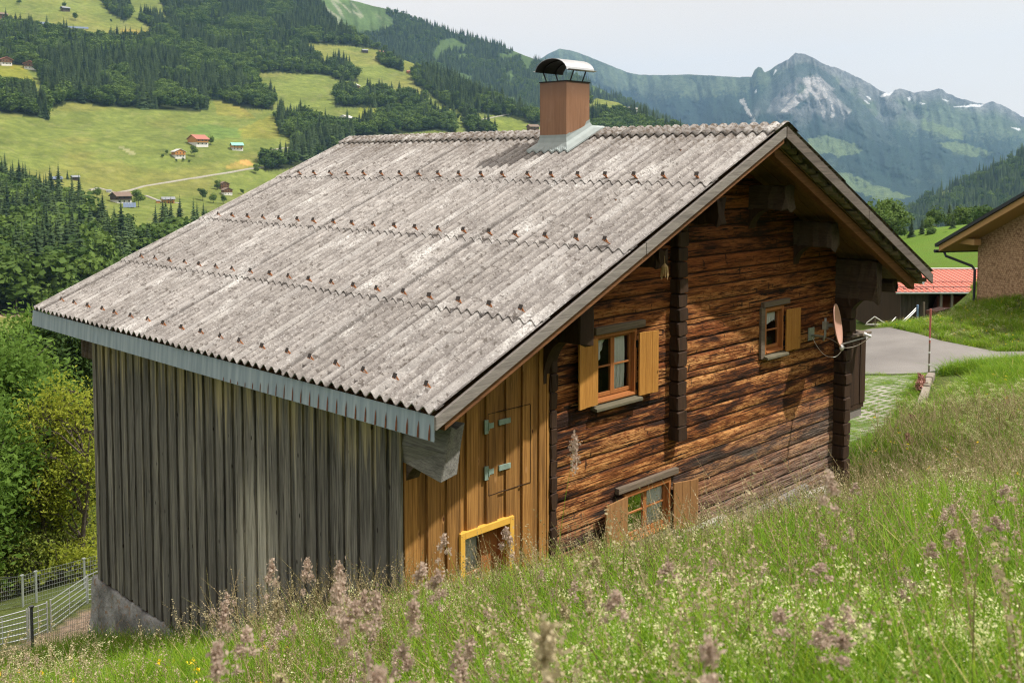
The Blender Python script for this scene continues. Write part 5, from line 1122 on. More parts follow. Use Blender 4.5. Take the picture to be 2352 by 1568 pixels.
def sag(a, b, s, n=9): a = Vector(a); b = Vector(b); return [a.lerp(b, i/n)-Vector((0, 0, s*4*(i/n)*(1-i/n))) for i in range(n+1)]
m = MB(); m.tube(sag(lnb-ax*.09, bl_, .07), .006, 6); m.tube(sag(bl_-Vector((0, 0, .05)), bl_+Vector((-.15, .1, -.16)), .04), .006, 6); m.tube(sag(bl_+Vector((-.15, .1, -.16)), (9.38, -.04, 3.30), .10), .006, 6); m.tube(sag(bl_+Vector((-.02, .02, .04)), (9.38, -.05, 3.33), -.05), .006, 6); sdp(m, 'cable', CABM, True)
# straw ornament hanging from the purlin end
og = empty('straw_ornament', (4.09, -.64, 4.93)); tag(og, 'small dried straw star hanging from a purlin end under the verge', 'ornament')
STRAW = flat('dry_straw', (.48, .33, .16), .8, var=.25, sc=30)
m = MB()
for k in range(11):
    a = k/11*6.283; m.tube([(0, 0, .10), (.035*math.cos(a), .035*math.sin(a), .05), (.055*math.cos(a), .055*math.sin(a), -.06-.03*(k % 3))], [.006, .014, .003], 5)
m.build('leaves', STRAW, og); m = MB(); m.tube([(0, 0, .10), (0, 0, .20)], .004, 5); m.build('string', STRAW, og)
# ------------------------------------------------------------ ground hits for things that stand on the near ground
def scale_at(P): return ((np.asarray(P)-CAM)@FW)/FPX      # metres per picture unit
# ------------------------------------------------------------ leafy trees close to the house
def leafm(name, a, b, tr): return leafmat(name, a, b, tr, obj=False)
LM = {'maple': leafm('maple_leaves', (.065, .14, .02), (.175, .285, .05), .5), 'dark': leafm('beech_leaves', (.022, .052, .012), (.060, .105, .024), .3), 'ash': leafm('ash_leaves', (.21, .28, .026), (.42, .45, .06), .55), 'shrub': leafm('shrub_leaves', (.14, .20, .03), (.30, .36, .07), .5)}
def near_tree(name, label, base, Ht, rx, ry, n, size, mat, seed, stems=1, clusters=70, zlo=.25, sparse=.5, group=None, cat='tree'):
    r = np.random.default_rng(seed); root = empty(name, base); tag(root, label, cat, group)
    # clusters inside an uneven crown
    C = []
    while len(C) < clusters:
        p = r.uniform(-1, 1, 3); q = np.linalg.norm(p)
        if q > 1 or q < sparse*r.random(): continue
        z = zlo+(1-zlo)*(p[2]*.5+.5); k = (.55+.45*math.sin(math.pi*min(1, (z-zlo)/(1-zlo)*.85+.12)))
        C.append((p[0]*rx*k, p[1]*ry*k, z*Ht))
    C = np.array(C)
    m = MB(); top = []
    for s in range(stems):
        a = 2.4*s+r.random(); q = (.05+.22*(stems > 1))*rx; bx, by = q*math.cos(a), q*math.sin(a); tz = Ht*(.72+.2*r.random()); pts = []
        for k in range(7): t = k/6; pts.append((bx*(1+1.6*t)+.10*r.normal()*t, by*(1+1.6*t)+.10*r.normal()*t, -.4+(tz+.4)*t))
        r0 = Ht*(.016 if stems > 1 else .024); m.tube(pts, [r0*(1-.85*k/6) for k in range(7)], 7); top.append(np.array(pts))
    for c in C:
        st = top[r.integers(0, stems)]; zb = max(.08*Ht, c[2]-.28*math.hypot(c[0], c[1])-.1*Ht); k = np.argmin(abs(st[:, 2]-zb)); b = st[k]
        mid = (b+c)/2+np.array([0, 0, .05*Ht])*r.random(); m.tube([b, mid, c], [Ht*.0055, Ht*.0035, Ht*.0014], 5, cap=False)
        for j in range(3): e = c+r.normal(size=3)*np.array([rx, ry, Ht*.35])*.13; m.tube([mid, (mid+e)/2+r.normal(size=3)*.05, e], [Ht*.0022, Ht*.0016, Ht*.0008], 4, cap=False)
    m.build('trunk', BARK, root)
    pk = r.integers(0, clusters, n); spr = np.array([rx*.15, ry*.15, Ht*.055]); P = C[pk]+r.normal(size=(n, 3))*spr; P[:, 2] = np.maximum(P[:, 2], .12*Ht)
    nrm = r.normal(size=(n, 3))*.8+np.array([0, 0, .8]); nrm /= np.linalg.norm(nrm, axis=1)[:, None]
    t = np.cross(nrm, r.normal(size=(n, 3))); t /= np.linalg.norm(t, axis=1)[:, None]; b = np.cross(nrm, t); s = size*(.55+.8*r.random(n))[:, None]
    V = np.stack([P-t*s, P-b*s*.42, P+t*s*.9-nrm*s*.25, P+b*s*.42], 1).reshape(-1, 3)
    tint = np.repeat(np.clip(.15+.5*r.random(clusters)[pk]+.4*r.random(n), 0, 1), 4)
    link('crown', npmesh('crown', V, np.arange(4*n).reshape(n, 4), mat, smooth=False, attrs={'tint': tint}), root); return root
def tree_at(u, vb, vt, d): 
    P = CAM+ray(u, vb)*d; z = Hs(P[0], P[1]); top = CAM[2]+ray(u, vt)[2]*d; return np.array([P[0], P[1], z-.1]), top-z
B_, h_ = tree_at(15, 1300, 745, 42.2); near_tree('maple_tree', 'broad fresh green maple at the left edge beyond the wire fence', B_, h_, 2.7, 3.3, 30000, .13, LM['maple'], 1, 1, 110, .12)
B_, h_ = tree_at(-75, 1300, 850, 37.1); near_tree('maple_tree', 'lower green maple cut by the left picture edge', B_, h_, 2.1, 2.5, 15000, .12, LM['maple'], 8, 1, 70, .1)
B_, h_ = tree_at(150, 1200, 745, 49.9); near_tree('beech_tree', 'dense dark green beech under the far end of the eave', B_, h_, 2.7, 2.7, 26000, .15, LM['dark'], 2, 1, 90, .2)
B_, h_ = tree_at(70, 1200, 722, 66.6); near_tree('beech_tree', 'mid green beech behind the dark beech and the maple', B_, h_, 4.0, 3.3, 24000, .19, LM['maple'], 12, 1, 90, .1)
B_, h_ = tree_at(160, 1330, 850, 37.5); near_tree('ash_tree', 'slender yellow green ash with several bare stems beside the board wall', B_, h_, 1.75, 1.65, 9500, .075, LM['ash'], 3, 4, 75, .25, .1)
B_, h_ = tree_at(75, 1340, 1040, 38.5); near_tree('ash_tree', 'low yellow green ash sapling left of the slender ash', B_, h_, 1.55, 1.4, 5000, .07, LM['shrub'], 4, 3, 45, .2, .1)
for i, (u_, vt_, d_, k_) in enumerate([(20, 1190, 37.3, 'shrub'), (110, 1200, 37.3, 'shrub'), (190, 1215, 36.5, 'ash'), (-50, 1150, 38.8, 'shrub'), (225, 1150, 38.8, 'shrub'), (270, 1000, 51.6, 'maple')]):
    B_, h_ = tree_at(u_, 1330, vt_, d_); near_tree('shrub', ['twiggy green shrub above the hurdles, leftmost of the row', 'twiggy green shrub above the middle of the wire fence', 'yellow green shrub against the corner of the board wall', 'green shrub at the left picture edge', 'green shrub half behind the corner of the board wall', 'leafy bush behind the board wall corner'][i], B_, h_, 1.6, 1.4, 2900, .07, LM[k_], 20+i, 5, 40, .1, .2, 'shrubs above the wire fence', 'shrub')
# ------------------------------------------------------------ hurdles and wire fences down the left side
GALVF = flat('galvanised_fence', (.46, .49, .50), .4, .6, var=.12, sc=10); POSTG = flat('grey_steel_post', (.12, .125, .135), .5, .3, var=.2); WOODP = wood('old_post_wood', (.26, .21, .16), (.09, .07, .055), 'z', knots=False)
zx7 = lambda a, b: (a*.19925, 1255.6+b*.19925)
def gp7(a, b): return gh(*zx7(a, b), d0=14)
def topz(P, a, b): return float(CAM[2]+ray(*zx7(a, b))[2]*np.linalg.norm((P-CAM)[:2]))
def hurdle(label, a, b, ta, tb, nr=6):
    r = empty('sheep_hurdle', a); tag(r, label, 'hurdle', 'metal sheep hurdles beside the house'); ha, hb = ta-a[2], tb-b[2]; d = b-a
    for P, h in ((np.zeros(3), ha), (d, hb)):
        m = MB(); m.tube([P+[0, 0, -.15], P+[0, 0, h+.03]], .021, 8); m.build('upright', GALVF, r)
    for k in range(nr):
        t = .12+.88*k/(nr-1); p = np.array([0, 0, ha*t]); q = d+[0, 0, hb*t]; m = MB(); m.tube([p, q], .0135, 6); m.build('rail', GALVF, r)
    c = d*.5; m = MB(); m.tube([c+[0, 0, .08], c+[0, 0, (ha+hb)/2]], .012, 6); m.build('middle_upright', GALVF, r)
    return r
p0 = gp7(-260, 1220); p1 = gp7(318, 1095); p2 = gp7(548, 985); p3 = gp7(590, 975); p4 = gp7(1000, 655); p5 = gp7(1150, 620); p6 = gp7(985, 640)
hurdle('metal hurdle nearest the left picture edge', p0, p1, topz(p0, -260, 880), topz(p1, 318, 722))
hurdle('metal hurdle behind the dark grey post', p1+np.array([.06, .02, 0]), p2, topz(p1, 330, 718), topz(p2, 548, 640))
hurdle('long metal hurdle climbing to the house corner', p3, p4, topz(p3, 580, 615), topz(p4, 965, 350))
hurdle('metal hurdle meeting the house corner', p4+np.array([.05, .03, 0]), p5, topz(p4, 965, 345), topz(p5, 1130, 270))
def wire_fence(label, pts, posts, hgt, dx, nwire, pmat, ph, wr=.003, top=None):
    r = empty('wire_fence', pts[0]); tag(r, label, 'wire fence', 'wire fences beside the house'); o = np.array(pts[0])
    for k in posts:
        P = np.array(pts[k])-o; m = MB(); m.tube([P+[0, 0, -.3], P+[0, 0, ph]], .035, 8); m.box(P[0]-.045, P[0]+.045, P[1]-.045, P[1]+.045, P[2]+ph, P[2]+ph+.03); m.build('post', pmat, r)
    m = MB()
    for a, b in zip(pts[:-1], pts[1:]):
        a = np.array(a)-o; b = np.array(b)-o; L_ = np.linalg.norm(b-a)
        for i in range(nwire): z = .04+hgt*(i/(nwire-1)); m.bar(a+[0, 0, z], b+[0, 0, z], wr*2.2, wr*2.2)
        for i in range(int(L_/dx)): p = a+(b-a)*(i+.5)*dx/L_; m.bar(p+[0, 0, .04], p+[0, 0, .04+hgt], wr*1.6, wr*1.6)
    m.build('mesh', GALVF, r); return r
f0 = gp7(380, 1320); f1 = gp7(1180, 1080); fm1 = gp7(-250, 1500)
wire_fence('fine wire mesh fence with one dark grey post in front of the gravel', [fm1, f0, f1], [1], topz(f0, 380, 760)-f0[2], .06, 9, POSTG, topz(f0, 380, 690)-f0[2])
q0 = gp7(-150, 760); q1 = gp7(265, 690); q2 = gp7(420, 640); q3 = gp7(975, 480); q4 = gp7(1200, 420)
wire_fence('close meshed wire fence with pale posts behind the hurdles', [q0, q1, q2, q3, q4], [1, 2, 3], topz(q2, 415, 300)-q2[2], .075, 8, GALVF, topz(q2, 415, 285)-q2[2])
m = MB(); o_ = q0+np.array([0, 0, topz(q0, -150, 350)-q0[2]]); e_ = q4+np.array([0, 0, topz(q4, 1150, 190)-q4[2]]); m.tube([np.array(p)-o_ for p in sag(o_, e_, .12)], .011, 6); ob = m.build('cable', IRON); ob.location = o_; tag(ob, 'black cable strung above the wire fence', 'cable')
# plank bench against the grey wall
P = np.array([-.62, 2.35, Hs(-.62, 2.35)]); bn = empty('plank_bench', P); tag(bn, 'low grey plank bench against the foot of the board wall', 'bench'); zt = max(.32, 1.0)
hb_ = pix(P)[1]; zt = float(CAM[2]+ray(607, 1478)[2]*np.linalg.norm((P-CAM)[:2]))-P[2]
m = MB()
for k in range(3): m.box(-.24+k*.16, -.09+k*.16, -.75, .75, zt-.035+.004*k, zt+.004*k)
m.build('seat', wood('bench_grey_plank', (.34, .33, .32), (.14, .135, .13), 'y', knots=False), bn, bevel=.005)
for y_ in (-.6, .6): MB().box(-.2, .2, y_-.03, y_+.03, -.3, zt-.036).build('leg', GREYWY, bn)
# ------------------------------------------------------------ right side: marker pole, kerb stones, barn, shingled house
P = gh(2133, 866, 10); mk = empty('snow_marker_pole', P); tag(mk, 'red and grey snow marker pole beside the road', 'marker pole'); s = scale_at(P); hgt = 158*s
POLER = flat('faded_red_paint', (.42, .13, .11), .7, var=.25, sc=12); POLEW = flat('reflective_white', (.75, .75, .75), .4, var=.1)
m = MB(); m.tube([(0, 0, -.3), (.01, 0, hgt*.50)], .026, 8); m.build('lower_pole', wood('pole_grey_wood', (.34, .29, .25), (.15, .12, .10), 'z', knots=False), mk)
m = MB(); m.tube([(.01, 0, hgt*.501), (.025, 0, hgt)], [.026, .03], 8); m.build('upper_pole', POLER, mk)
for t_ in (.17, .35, .545): m = MB(); m.tube([(.01*t_, 0, hgt*t_), (.01*t_, 0, hgt*t_+.05)], .032, 8); m.build('reflector_band', POLEW, mk)
KSTONE = flat('kerb_sandstone', (.24, .205, .17), .95, var=.3, sc=7)
kb = empty('kerb_stones', (0, 0, 0)); tag(kb, 'low row of pale kerb stones between lawn and meadow bank', 'kerb')
r_ = np.random.default_rng(4); kp = [gh(2139, 870, 10), gh(2120, 925, 10), gh(2104, 975, 8), gh(2098, 1010, 8), gh(2080, 1060, 6)]
kp = [np.array(p) for p in kp]; kb.location = kp[0]
t_ = 0; seg = [np.linalg.norm(kp[i+1]-kp[i]) for i in range(4)]
for i in range(4):
    n_ = max(1, int(seg[i]/.8))
    for k in range(n_):
        a = kp[i]+(kp[i+1]-kp[i])*(k/n_); b = kp[i]+(kp[i+1]-kp[i])*((k+.96)/n_); a[2] = Hs(a[0], a[1]); b[2] = Hs(b[0], b[1]); w_ = .15+.05*r_.random(); h0 = .16+.06*r_.random()
        m = MB(); m.bar(a-kp[0]+[0, 0, h0/2-.12], b-kp[0]+[0, 0, h0/2-.12+.02*r_.normal()], w_, h0+.2); m.build('stone', KSTONE, kb, bevel=.03)
# barn with the red sheet roof
g = G('red_trapezoid_sheet', .6, .3); sn = g.noise(g.co(), 1.2, 4); g.col(g.mix(sn, (.44, .125, .085), (.56, .19, .14))); REDR = g.m
def pt(u, v, d): return at(u, v, d)
bd = 66.; A0 = pt(2068, 742, bd)
bn_ = empty('red_roofed_barn', A0, YAW-math.pi/2); tag(bn_, 'dark board barn with a red sheet roof and small ridge vent', 'barn')
kx = bd/FPX; LW = 60*kx; XE = 300*kx; D_ = 5.5
ez = (742-668)*kx; rz_ = CAM[2]-(606-380.7)*(bd+D_)/FPX-A0[2]
m = MB(); xs = np.linspace(0, LW, 14)
for i in range(13): m.box(xs[i], xs[i+1]-.015, -.03*(i % 2), .06, -1., ez+.05)
m.build('board_wall', wood('barn_grey_boards', (.13, .105, .09), (.035, .028, .024), 'z', knots=False), bn_)
m = MB(); m.box(LW, XE, 2.6, 9, -2.6, ez-.1); m.box(0.02, LW, .07, 9, -1., ez); m.build('inner_wall', DARKW, bn_)
m = MB(); xs = np.linspace(-.6, XE+1, 60)
for i in range(59):
    h_ = .035*(i % 2); m.hexa([(xs[i], -.7, ez-.14+h_), (xs[i+1], -.7, ez-.14+h_), (xs[i+1], D_, rz_+h_), (xs[i], D_, rz_+h_), (xs[i], -.7, ez-.09+h_), (xs[i+1], -.7, ez-.09+h_), (xs[i+1], D_, rz_+.05+h_), (xs[i], D_, rz_+.05+h_)])
m.hexa([(-.6, D_+.1, rz_), (XE+1, D_+.1, rz_), (XE+1, 11.5, ez), (-.6, 11.5, ez), (-.6, D_+.1, rz_+.06), (XE+1, D_+.1, rz_+.06), (XE+1, 11.5, ez+.06), (-.6, 11.5, ez+.06)]); m.build('roof', REDR, bn_)
m = MB(); m.box(-.6, XE+1, D_-.15, D_+.2, rz_+.06, rz_+.14); m.build('ridge_cap', RP, bn_)
m = MB()
for q in (.12, .36):
    y_ = -.7+(D_+.7)*q; z_ = ez-.1+(rz_-ez+.1)*q; m.tube([(-.6, y_, z_+.14), (XE+1, y_, z_+.14)], .022, 6)
    for x_ in np.arange(-.4, XE, 1.2): m.bar((x_, y_, z_), (x_, y_, z_+.14), .03, .03)
m.build('snow_guard_rail', IRON, bn_)
vx = (2131-2068)*kx; m = MB(); m.box(vx, vx+.55, D_-.6, D_+.2, rz_-.2, rz_+.48); m.build('ridge_vent', flat('slate_sheet', (.10, .115, .13), .6, var=.15), bn_); m = MB(); m.box(vx-.1, vx+.65, D_-.75, D_+.35, rz_+.48, rz_+.54); m.build('ridge_vent_cap', RGY, bn_)
m = MB(); m.tube([(-.6, -.78, ez-.16), (XE+1, -.78, ez-.16)], .06, 8); m.build('gutter', LEADM, bn_)
for u_ in (2148, 2171): x_ = (u_-2068)*kx; m = MB(); m.box(x_-.06, x_+.06, -.5, -.38, -2.0, ez-.15); m.build('post', GREYW, bn_)
xa = (2149-2068)*kx; m = MB(); m.hexa([(xa, .1, -1.2), (XE, .1, -1.2), (XE, 2.4, -1.2), (xa, 2.4, -1.2), (xa, .1, (742-722)*kx), (XE, .1, (742-722)*kx), (XE, 2.4, (742-694)*kx), (xa+.9, 2.4, (742-694)*kx)]); m.build('lean_to_roof', REDR, bn_)
# shingled house
g = G('wood_shingles', .85, .15); cc = g.co(); br = g.t.nodes.new('ShaderNodeTexBrick'); g.t.links.new(g.n('ShaderNodeMapping', Vector=g.n('ShaderNodeCombineXYZ', X=g.sep(cc, 0), Y=g.sep(cc, 2)), Scale=(1, 1, 1)), br.inputs['Vector'])
br.inputs['Scale'].default_value = 1; br.inputs['Brick Width'].default_value = .11; br.inputs['Row Height'].default_value = .085; br.inputs['Mortar Size'].default_value = .006; br.inputs['Color1'].default_value = (.20, .115, .065, 1); br.inputs['Color2'].default_value = (.40, .255, .155, 1); br.inputs['Mortar'].default_value = (.10, .055, .03, 1)
nn = g.noise(cc, 1.5, 4); nn2 = g.noise(g.co((7, 1, 9)), 1.2, 3); g.col(g.mix(g.ramp(nn2, (.4, 0.), (.62, .6)), g.mix(1., br.outputs['Color'], g.mix(nn, (.75, .72, .7), (1.25, 1.25, 1.25)), 'MULTIPLY'), (.46, .31, .19))); SHING = g.m
NEWW = wood('new_larch_timber', (.52, .32, .14), (.36, .20, .08), 'x', knots=False, streak=.1); TAR = flat('dark_roof_edge', (.022, .026, .034), .5, var=.1)
hd = 46.; C0 = pt(2243, 690, hd); C1 = pt(2420, 650, hd*.93); ax = C1-C0; ax[2] = 0; Lh = np.linalg.norm(ax)
sh = empty('shingled_house', C0, math.atan2(ax[1], ax[0])); tag(sh, 'new house clad in brown wood shingles with dark sloping roof edge', 'house')
ez = float(CAM[2]+ray(2243, 548)[2]*hd)-C0[2]
# the gable wall faces the camera; its roof rises to the right
sl_ = (float(CAM[2]+ray(2352, 487)[2]*np.linalg.norm((pt(2352, 600, hd*.955)-CAM)[:2]))-C0[2]-ez)/(np.linalg.norm((pt(2352, 600, hd*.955)-C0)[:2]))
W_ = 9.; m = MB(); m.prism([(0, -3), (W_, -3), (W_, ez+sl_*W_), (0, ez)], 0, 11, 1); m.build('wall', SHING, sh)
m = MB(); m.hexa([(-1.3, -.9, ez-sl_*1.3-.02), (W_, -.9, ez+sl_*W_-.02), (W_, 11.5, ez+sl_*W_-.02), (-1.3, 11.5, ez-sl_*1.3-.02), (-1.3, -.9, ez-sl_*1.3+.22), (W_, -.9, ez+sl_*W_+.22), (W_, 11.5, ez+sl_*W_+.22), (-1.3, 11.5, ez-sl_*1.3+.22)]); m.build('roof_boards', NEWW, sh)
m = MB(); m.hexa([(-1.45, -1.0, ez-sl_*1.45+.225), (W_, -1.0, ez+sl_*W_+.225), (W_, 11.5, ez+sl_*W_+.225), (-1.45, 11.5, ez-sl_*1.45+.225), (-1.45, -1.0, ez-sl_*1.45+.36), (W_, -1.0, ez+sl_*W_+.36), (W_, 11.5, ez+sl_*W_+.36), (-1.45, 11.5, ez-sl_*1.45+.36)]); m.build('roof', TAR, sh)
m = MB(); m.box(-.45, .55, -.62, -.30, ez-.22, ez+.02); m.build('purlin', NEWW, sh)
m = MB(); m.tube([(-1.2, -.7, ez-.65), (-1.1, -.7, ez-.80), (-.2, -.12, ez-1.15), (-.06, -.08, ez-1.3), (-.06, -.08, -1.5)], .055, 8); m.build('downpipe', TAR, sh)
m = MB(); m.tube([(-1.45, -1.0, ez-.62), (-1.45, 11, ez-.62)], .07, 8); m.build('gutter', TAR, sh)
# far red tiled house, its grey neighbour, a car-height white gable by the lane
farmhouse('house', 'red tiled house among the trees behind the bright green field', 2160, 536, 34, WHITE, None, flat('bright_red_tiles', (.62, .19, .10), .8, var=.12, sc=1), .3, 1., .5, False, False, None, P=pt(2160, 540, 285), cat='house')
farmhouse('house', 'low dark house with grey roof beside the shingled house eave', 2216, 545, 34, WD, None, RGY, .3, 1., .5, False, False, None, P=pt(2216, 552, 255), cat='house')
farmhouse('house', 'white and red house seen through the gap under the purlin', 2020, 690, 40, WHITE, WB, RR, .2, 1., .5, False, False, None, P=pt(2018, 700, 92), cat='house')
drape('lane', [(60, 25), (68, 22.5), (86, 31), (100, 40), (96, 43), (80, 34)], ASPH, .06)
# field trees behind
for i, (u_, vb, hp, kd, dd, lb) in enumerate([(2012,552,112,'d',250,'tall round broadleaf tree just right of the roof verge'),(2052,552,104,'d',262,'dark broad tree in the right-hand clump behind the verge'),(2036,556,72,'d',238,'pale green broadleaf tree in front of the dark broad tree'),(2062,556,58,'d',236,'small bright green tree at the foot of the clump'),(2093,552,56,'s',252,'first of two squat spruces behind the green field'),(2117,552,54,'s',255,'second of two squat spruces behind the green field'),(2138,555,36,'d',250,'low broadleaf bush left of the red tiled house'),(2132,547,52,'d',300,'broad tree above the low bush by the red tiled house'),(2188,550,66,'s',258,'pointed spruce right of the red tiled house'),(2206,545,78,'d',300,'tall tree behind the pointed spruce'),(2240,545,80,'d',305,'broad tree just above the shingled house eave'),(2262,545,76,'d',290,'bright tree nearest the shingled house roof'),(2150,528,66,'d',330,'tree behind the red tiled roof'),(2180,528,72,'s',335,'dark spruce rising behind the red tiled roof'),(2168,556,26,'d',248,'pale flowering bush before the red tiled house'),(2290,545,70,'d',300,'tree mostly hidden by the shingled house roof'),(1985,552,90,'d',255,'tree mostly hidden by the farmhouse roof verge')]):
    P = pt(u_, vb, dd); z = P[2]; hm = hp*scale_at(P); r = empty('spruce_tree' if kd == 's' else 'broadleaf_tree', P, i*1.3); base = 25. if kd == 's' else 14.+i % 4; r.scale = [hm/base*(1.25 if kd == 's' else 1.15), hm/base*(1.25 if kd == 's' else 1.15), hm/base]
    tag(r, lb, 'tree', 'trees behind the green field'); link('crown', CMESH[i % 6] if kd == 's' else DFINE[i % 4], r); link('trunk', CTRUNK if kd == 's' else DTRUNK, r)
for k, (u_, v_, hp) in enumerate([(2000,690,11),(2040,690,14)]): pass
# white tape fence and goal frames on the lawn beyond the road
TAPE = flat('white_fence_tape', (.78, .77, .74), .7, var=.05)
def rod(m, a, b, r): m.tube([a, b], r, 6)
P0 = pt(1992, 768, 45.); fr_ = empty('net_frame', P0); tag(fr_, 'white net frame of thin rods standing on the lawn behind the road', 'net frame'); s = scale_at(P0)
def lp(u, v, d=45.): return pt(u, v, d)-P0
m = MB(); rod(m, lp(1990, 742), lp(2009, 727), .02); rod(m, lp(2009, 727), lp(2040, 747, 46), .02); rod(m, lp(2040, 747, 46), lp(2058, 728, 47), .02); rod(m, lp(1988, 745), lp(2058, 745, 47), .015); rod(m, lp(1990, 764), lp(2010, 758), .015); m.build('net_edge', TAPE, fr_)
for a, b in (((2010, 728), (2010, 768)), ((2058, 728), (2066, 768)), ((2026, 740), (2024, 767))):
    m = MB(); rod(m, lp(*a), lp(b[0], b[1]+4), .025); m.build('rod', WOODP, fr_)
P1 = pt(2036, 768, 43.); tf = empty('tape_barrier', P1); tag(tf, 'white tape stretched from the lawn up to the barn corner', 'tape barrier')
m = MB()
for o_ in (0, 5): m.tube([np.array(p) for p in sag(pt(2036, 766-o_, 43.)-P1, pt(2104, 712-o_, 50.)-P1, .10)], .022, 6)
m.build('tape', TAPE, tf); 
for (u_, v0_, v1_, d_, mt) in ((2108, 745, 700, 50, flat('blue_plastic', (.16, .25, .42), .6)), (2122, 745, 694, 50, WOODP)):
    a = pt(u_, v0_, d_)-P1; b = pt(u_, v1_, d_)-P1; m = MB(); m.tube([a, b], .05, 8); m.build('stake', mt, tf)
P2 = pt(2160, 742, 47.); tb = empty('rusty_trough', P2); tag(tb, 'small rusty trough on legs before the barn', 'trough'); s = scale_at(P2)
m = MB(); m.box(-.85, .55, -.2, .3, .42, .62); m.build('basin', flat('rusty_trough_steel', (.10, .045, .03), .8, var=.4), tb)
for x_ in (-.8, .45): m = MB(); m.box(x_, x_+.08, -.1, .2, -.5, .42); m.build('leg', WOODP, tb)
lg = empty('split_logs', pt(2140, 744, 46.5)); tag(lg, 'pale split logs lying in front of the barn', 'logs')
for k in range(5): m = MB(); m.bar((-.55+.12*k, .1*k, .02+.05*(k % 2)), (.1+.16*k, .15*k-.2, .10+.04*(k % 3)), .09, .07); m.build('log', STRAW, lg)
# flowering dock stalks by the kerb
DOCK = flat('pink_dock_seeds', (.42, .22, .18), .9, var=.35, sc=60); STEMG = flat('green_stem', (.10, .15, .04), .8, var=.3)
for k, (u_, vb, hp) in enumerate([(2112,893,32),(2118,890,26),(2092,990,34),(2098,985,28),(2084,1040,40),(2110,897,20)]):
    P = gh(u_, vb+6, 8); s = scale_at(P); hm = hp*s+.1; r = empty('dock_plant', P); tag(r, 'pinkish seeding dock stalk against the kerb stones', 'plant', 'dock plants along the kerb')
    m = MB(); m.tube([(0, 0, -.1), (.02, 0, hm*.5), (.03, 0, hm)], .008, 5); m.build('stem', STEMG, r); rr_ = np.random.default_rng(k); n = 260
    t_ = rr_.random(n); c = np.stack([rr_.normal(size=n)*.05*(1.1-t_*.7), rr_.normal(size=n)*.05*(1.1-t_*.7), hm*(.25+.75*t_)], 1); d_ = rr_.normal(size=(n, 2, 3))*.016; V = np.stack([c-d_[:, 0], c+d_[:, 1], c+d_[:, 0], c-d_[:, 1]], 1).reshape(-1, 3); link('seed_head', npmesh('seed_head', V, np.arange(4*n).reshape(n, 4), DOCK, smooth=False), r)
# ------------------------------------------------------------ the flowering meadow
def gmat(name, stops, tr=.35):
    g = G(name, .6, .25); t = g.attr('tint', 'Fac'); r = g.rnd(); f = g.math('ADD', g.math('MULTIPLY', t, .7), g.math('MULTIPLY', r, .35))
    c = g.ramp(f, *stops); g.col(c); g.transl(c, tr); return g.m
BLADE = gmat('grass_blades', [(.05, (.080, .18, .008)), (.40, (.18, .33, .014)), (.78, (.31, .42, .026)), (.97, (.46, .42, .14))], .5)
CULM = gmat('grass_culms', [(.0, (.09, .11, .028)), (.4, (.17, .15, .055)), (.75, (.33, .25, .13)), (1., (.48, .38, .24))], .25)
PURP = gmat('purple_panicles', [(.0, (.37, .275, .215)), (.5, (.52, .405, .325)), (1., (.68, .56, .45))], .4)
CREAM = gmat('cream_panicles', [(.0, (.33, .27, .14)), (1., (.62, .54, .36))], .3)
BED = gmat('bedstraw_flowers', [(.0, (.50, .54, .20)), (.5, (.76, .76, .42)), (1., (.88, .87, .60))], .35)
YELF = gmat('yellow_flowers', [(.0, (.80, .52, .01)), (1., (.88, .68, .03))], .2)
GMATS = [BLADE, CULM, PURP, CREAM, BED, YELF]
class GM:
    def __init__(s, seed): s.r = np.random.default_rng(seed); s.V = []; s.F = []; s.t = []; s.m = []; s.n = 0
    def quads(s, Q, tint, mi):     # Q: n x 4 x 3
        n = len(Q); s.V.append(Q.reshape(-1, 3)); s.F.append(np.arange(4*n).reshape(n, 4)+s.n); s.n += 4*n; s.t.append(np.repeat(tint, 4) if np.ndim(tint) else np.full(4*n, tint)); s.m.append(np.full(n, mi))
    def blade(s, b, az, L_, lean, w_, tint, mi, k=4, curl=1.):
        d = np.array([math.cos(az), math.sin(az), 0]); sd_ = np.array([-d[1], d[0], 0]); P = []
        for i in range(k+1):
            t = i/k; th = lean*(.35+curl*t*t); P.append(np.array(b)+d*L_*t*math.sin(th)+np.array([0, 0, L_*t*math.cos(th)]))
        Q = []
        for i in range(k):
            w0 = w_*(1-(i/k)**2.2)+.0006; w1 = w_*(1-((i+1)/k)**2.2)+.0004; Q.append([P[i]-sd_*w0, P[i]+sd_*w0, P[i+1]+sd_*w1, P[i+1]-sd_*w1])
        s.quads(np.array(Q), tint, mi); return P
    def bits(s, c, n, spread, size, tint0, mi):
        r = s.r; P = np.array(c)+r.normal(size=(n, 3))*np.array(spread); a = r.normal(size=(n, 3)); a /= np.linalg.norm(a, axis=1)[:, None]; b = np.cross(a, r.normal(size=(n, 3))); b /= np.linalg.norm(b, axis=1)[:, None]; z = size*(.6+.8*r.random(n))[:, None]
        s.quads(np.stack([P-a*z, P-b*z*.6, P+a*z, P+b*z*.6], 1), np.clip(tint0+.5*r.random(n), 0, 1), mi)
    def mesh(s, name): return npmesh(name, np.concatenate(s.V), np.concatenate(s.F), GMATS, smooth=False, attrs={'tint': np.concatenate(s.t)}, mi=np.concatenate(s.m))
PROT = []
for k in range(6):      # 0-5 leafy tufts
    g_ = GM(100+k); r = g_.r
    for i in range(46): g_.blade((r.normal()*.09, r.normal()*.09, -.05), r.random()*6.28, .32+.40*r.random(), .10+.5*r.random()**1.5, .0034+.0028*r.random(), r.random()**1.6*(.85 if r.random() < .9 else 1.3), 0, 4, 1+.8*r.random())
    PROT.append(g_.mesh('grass_tuft_%d' % k))
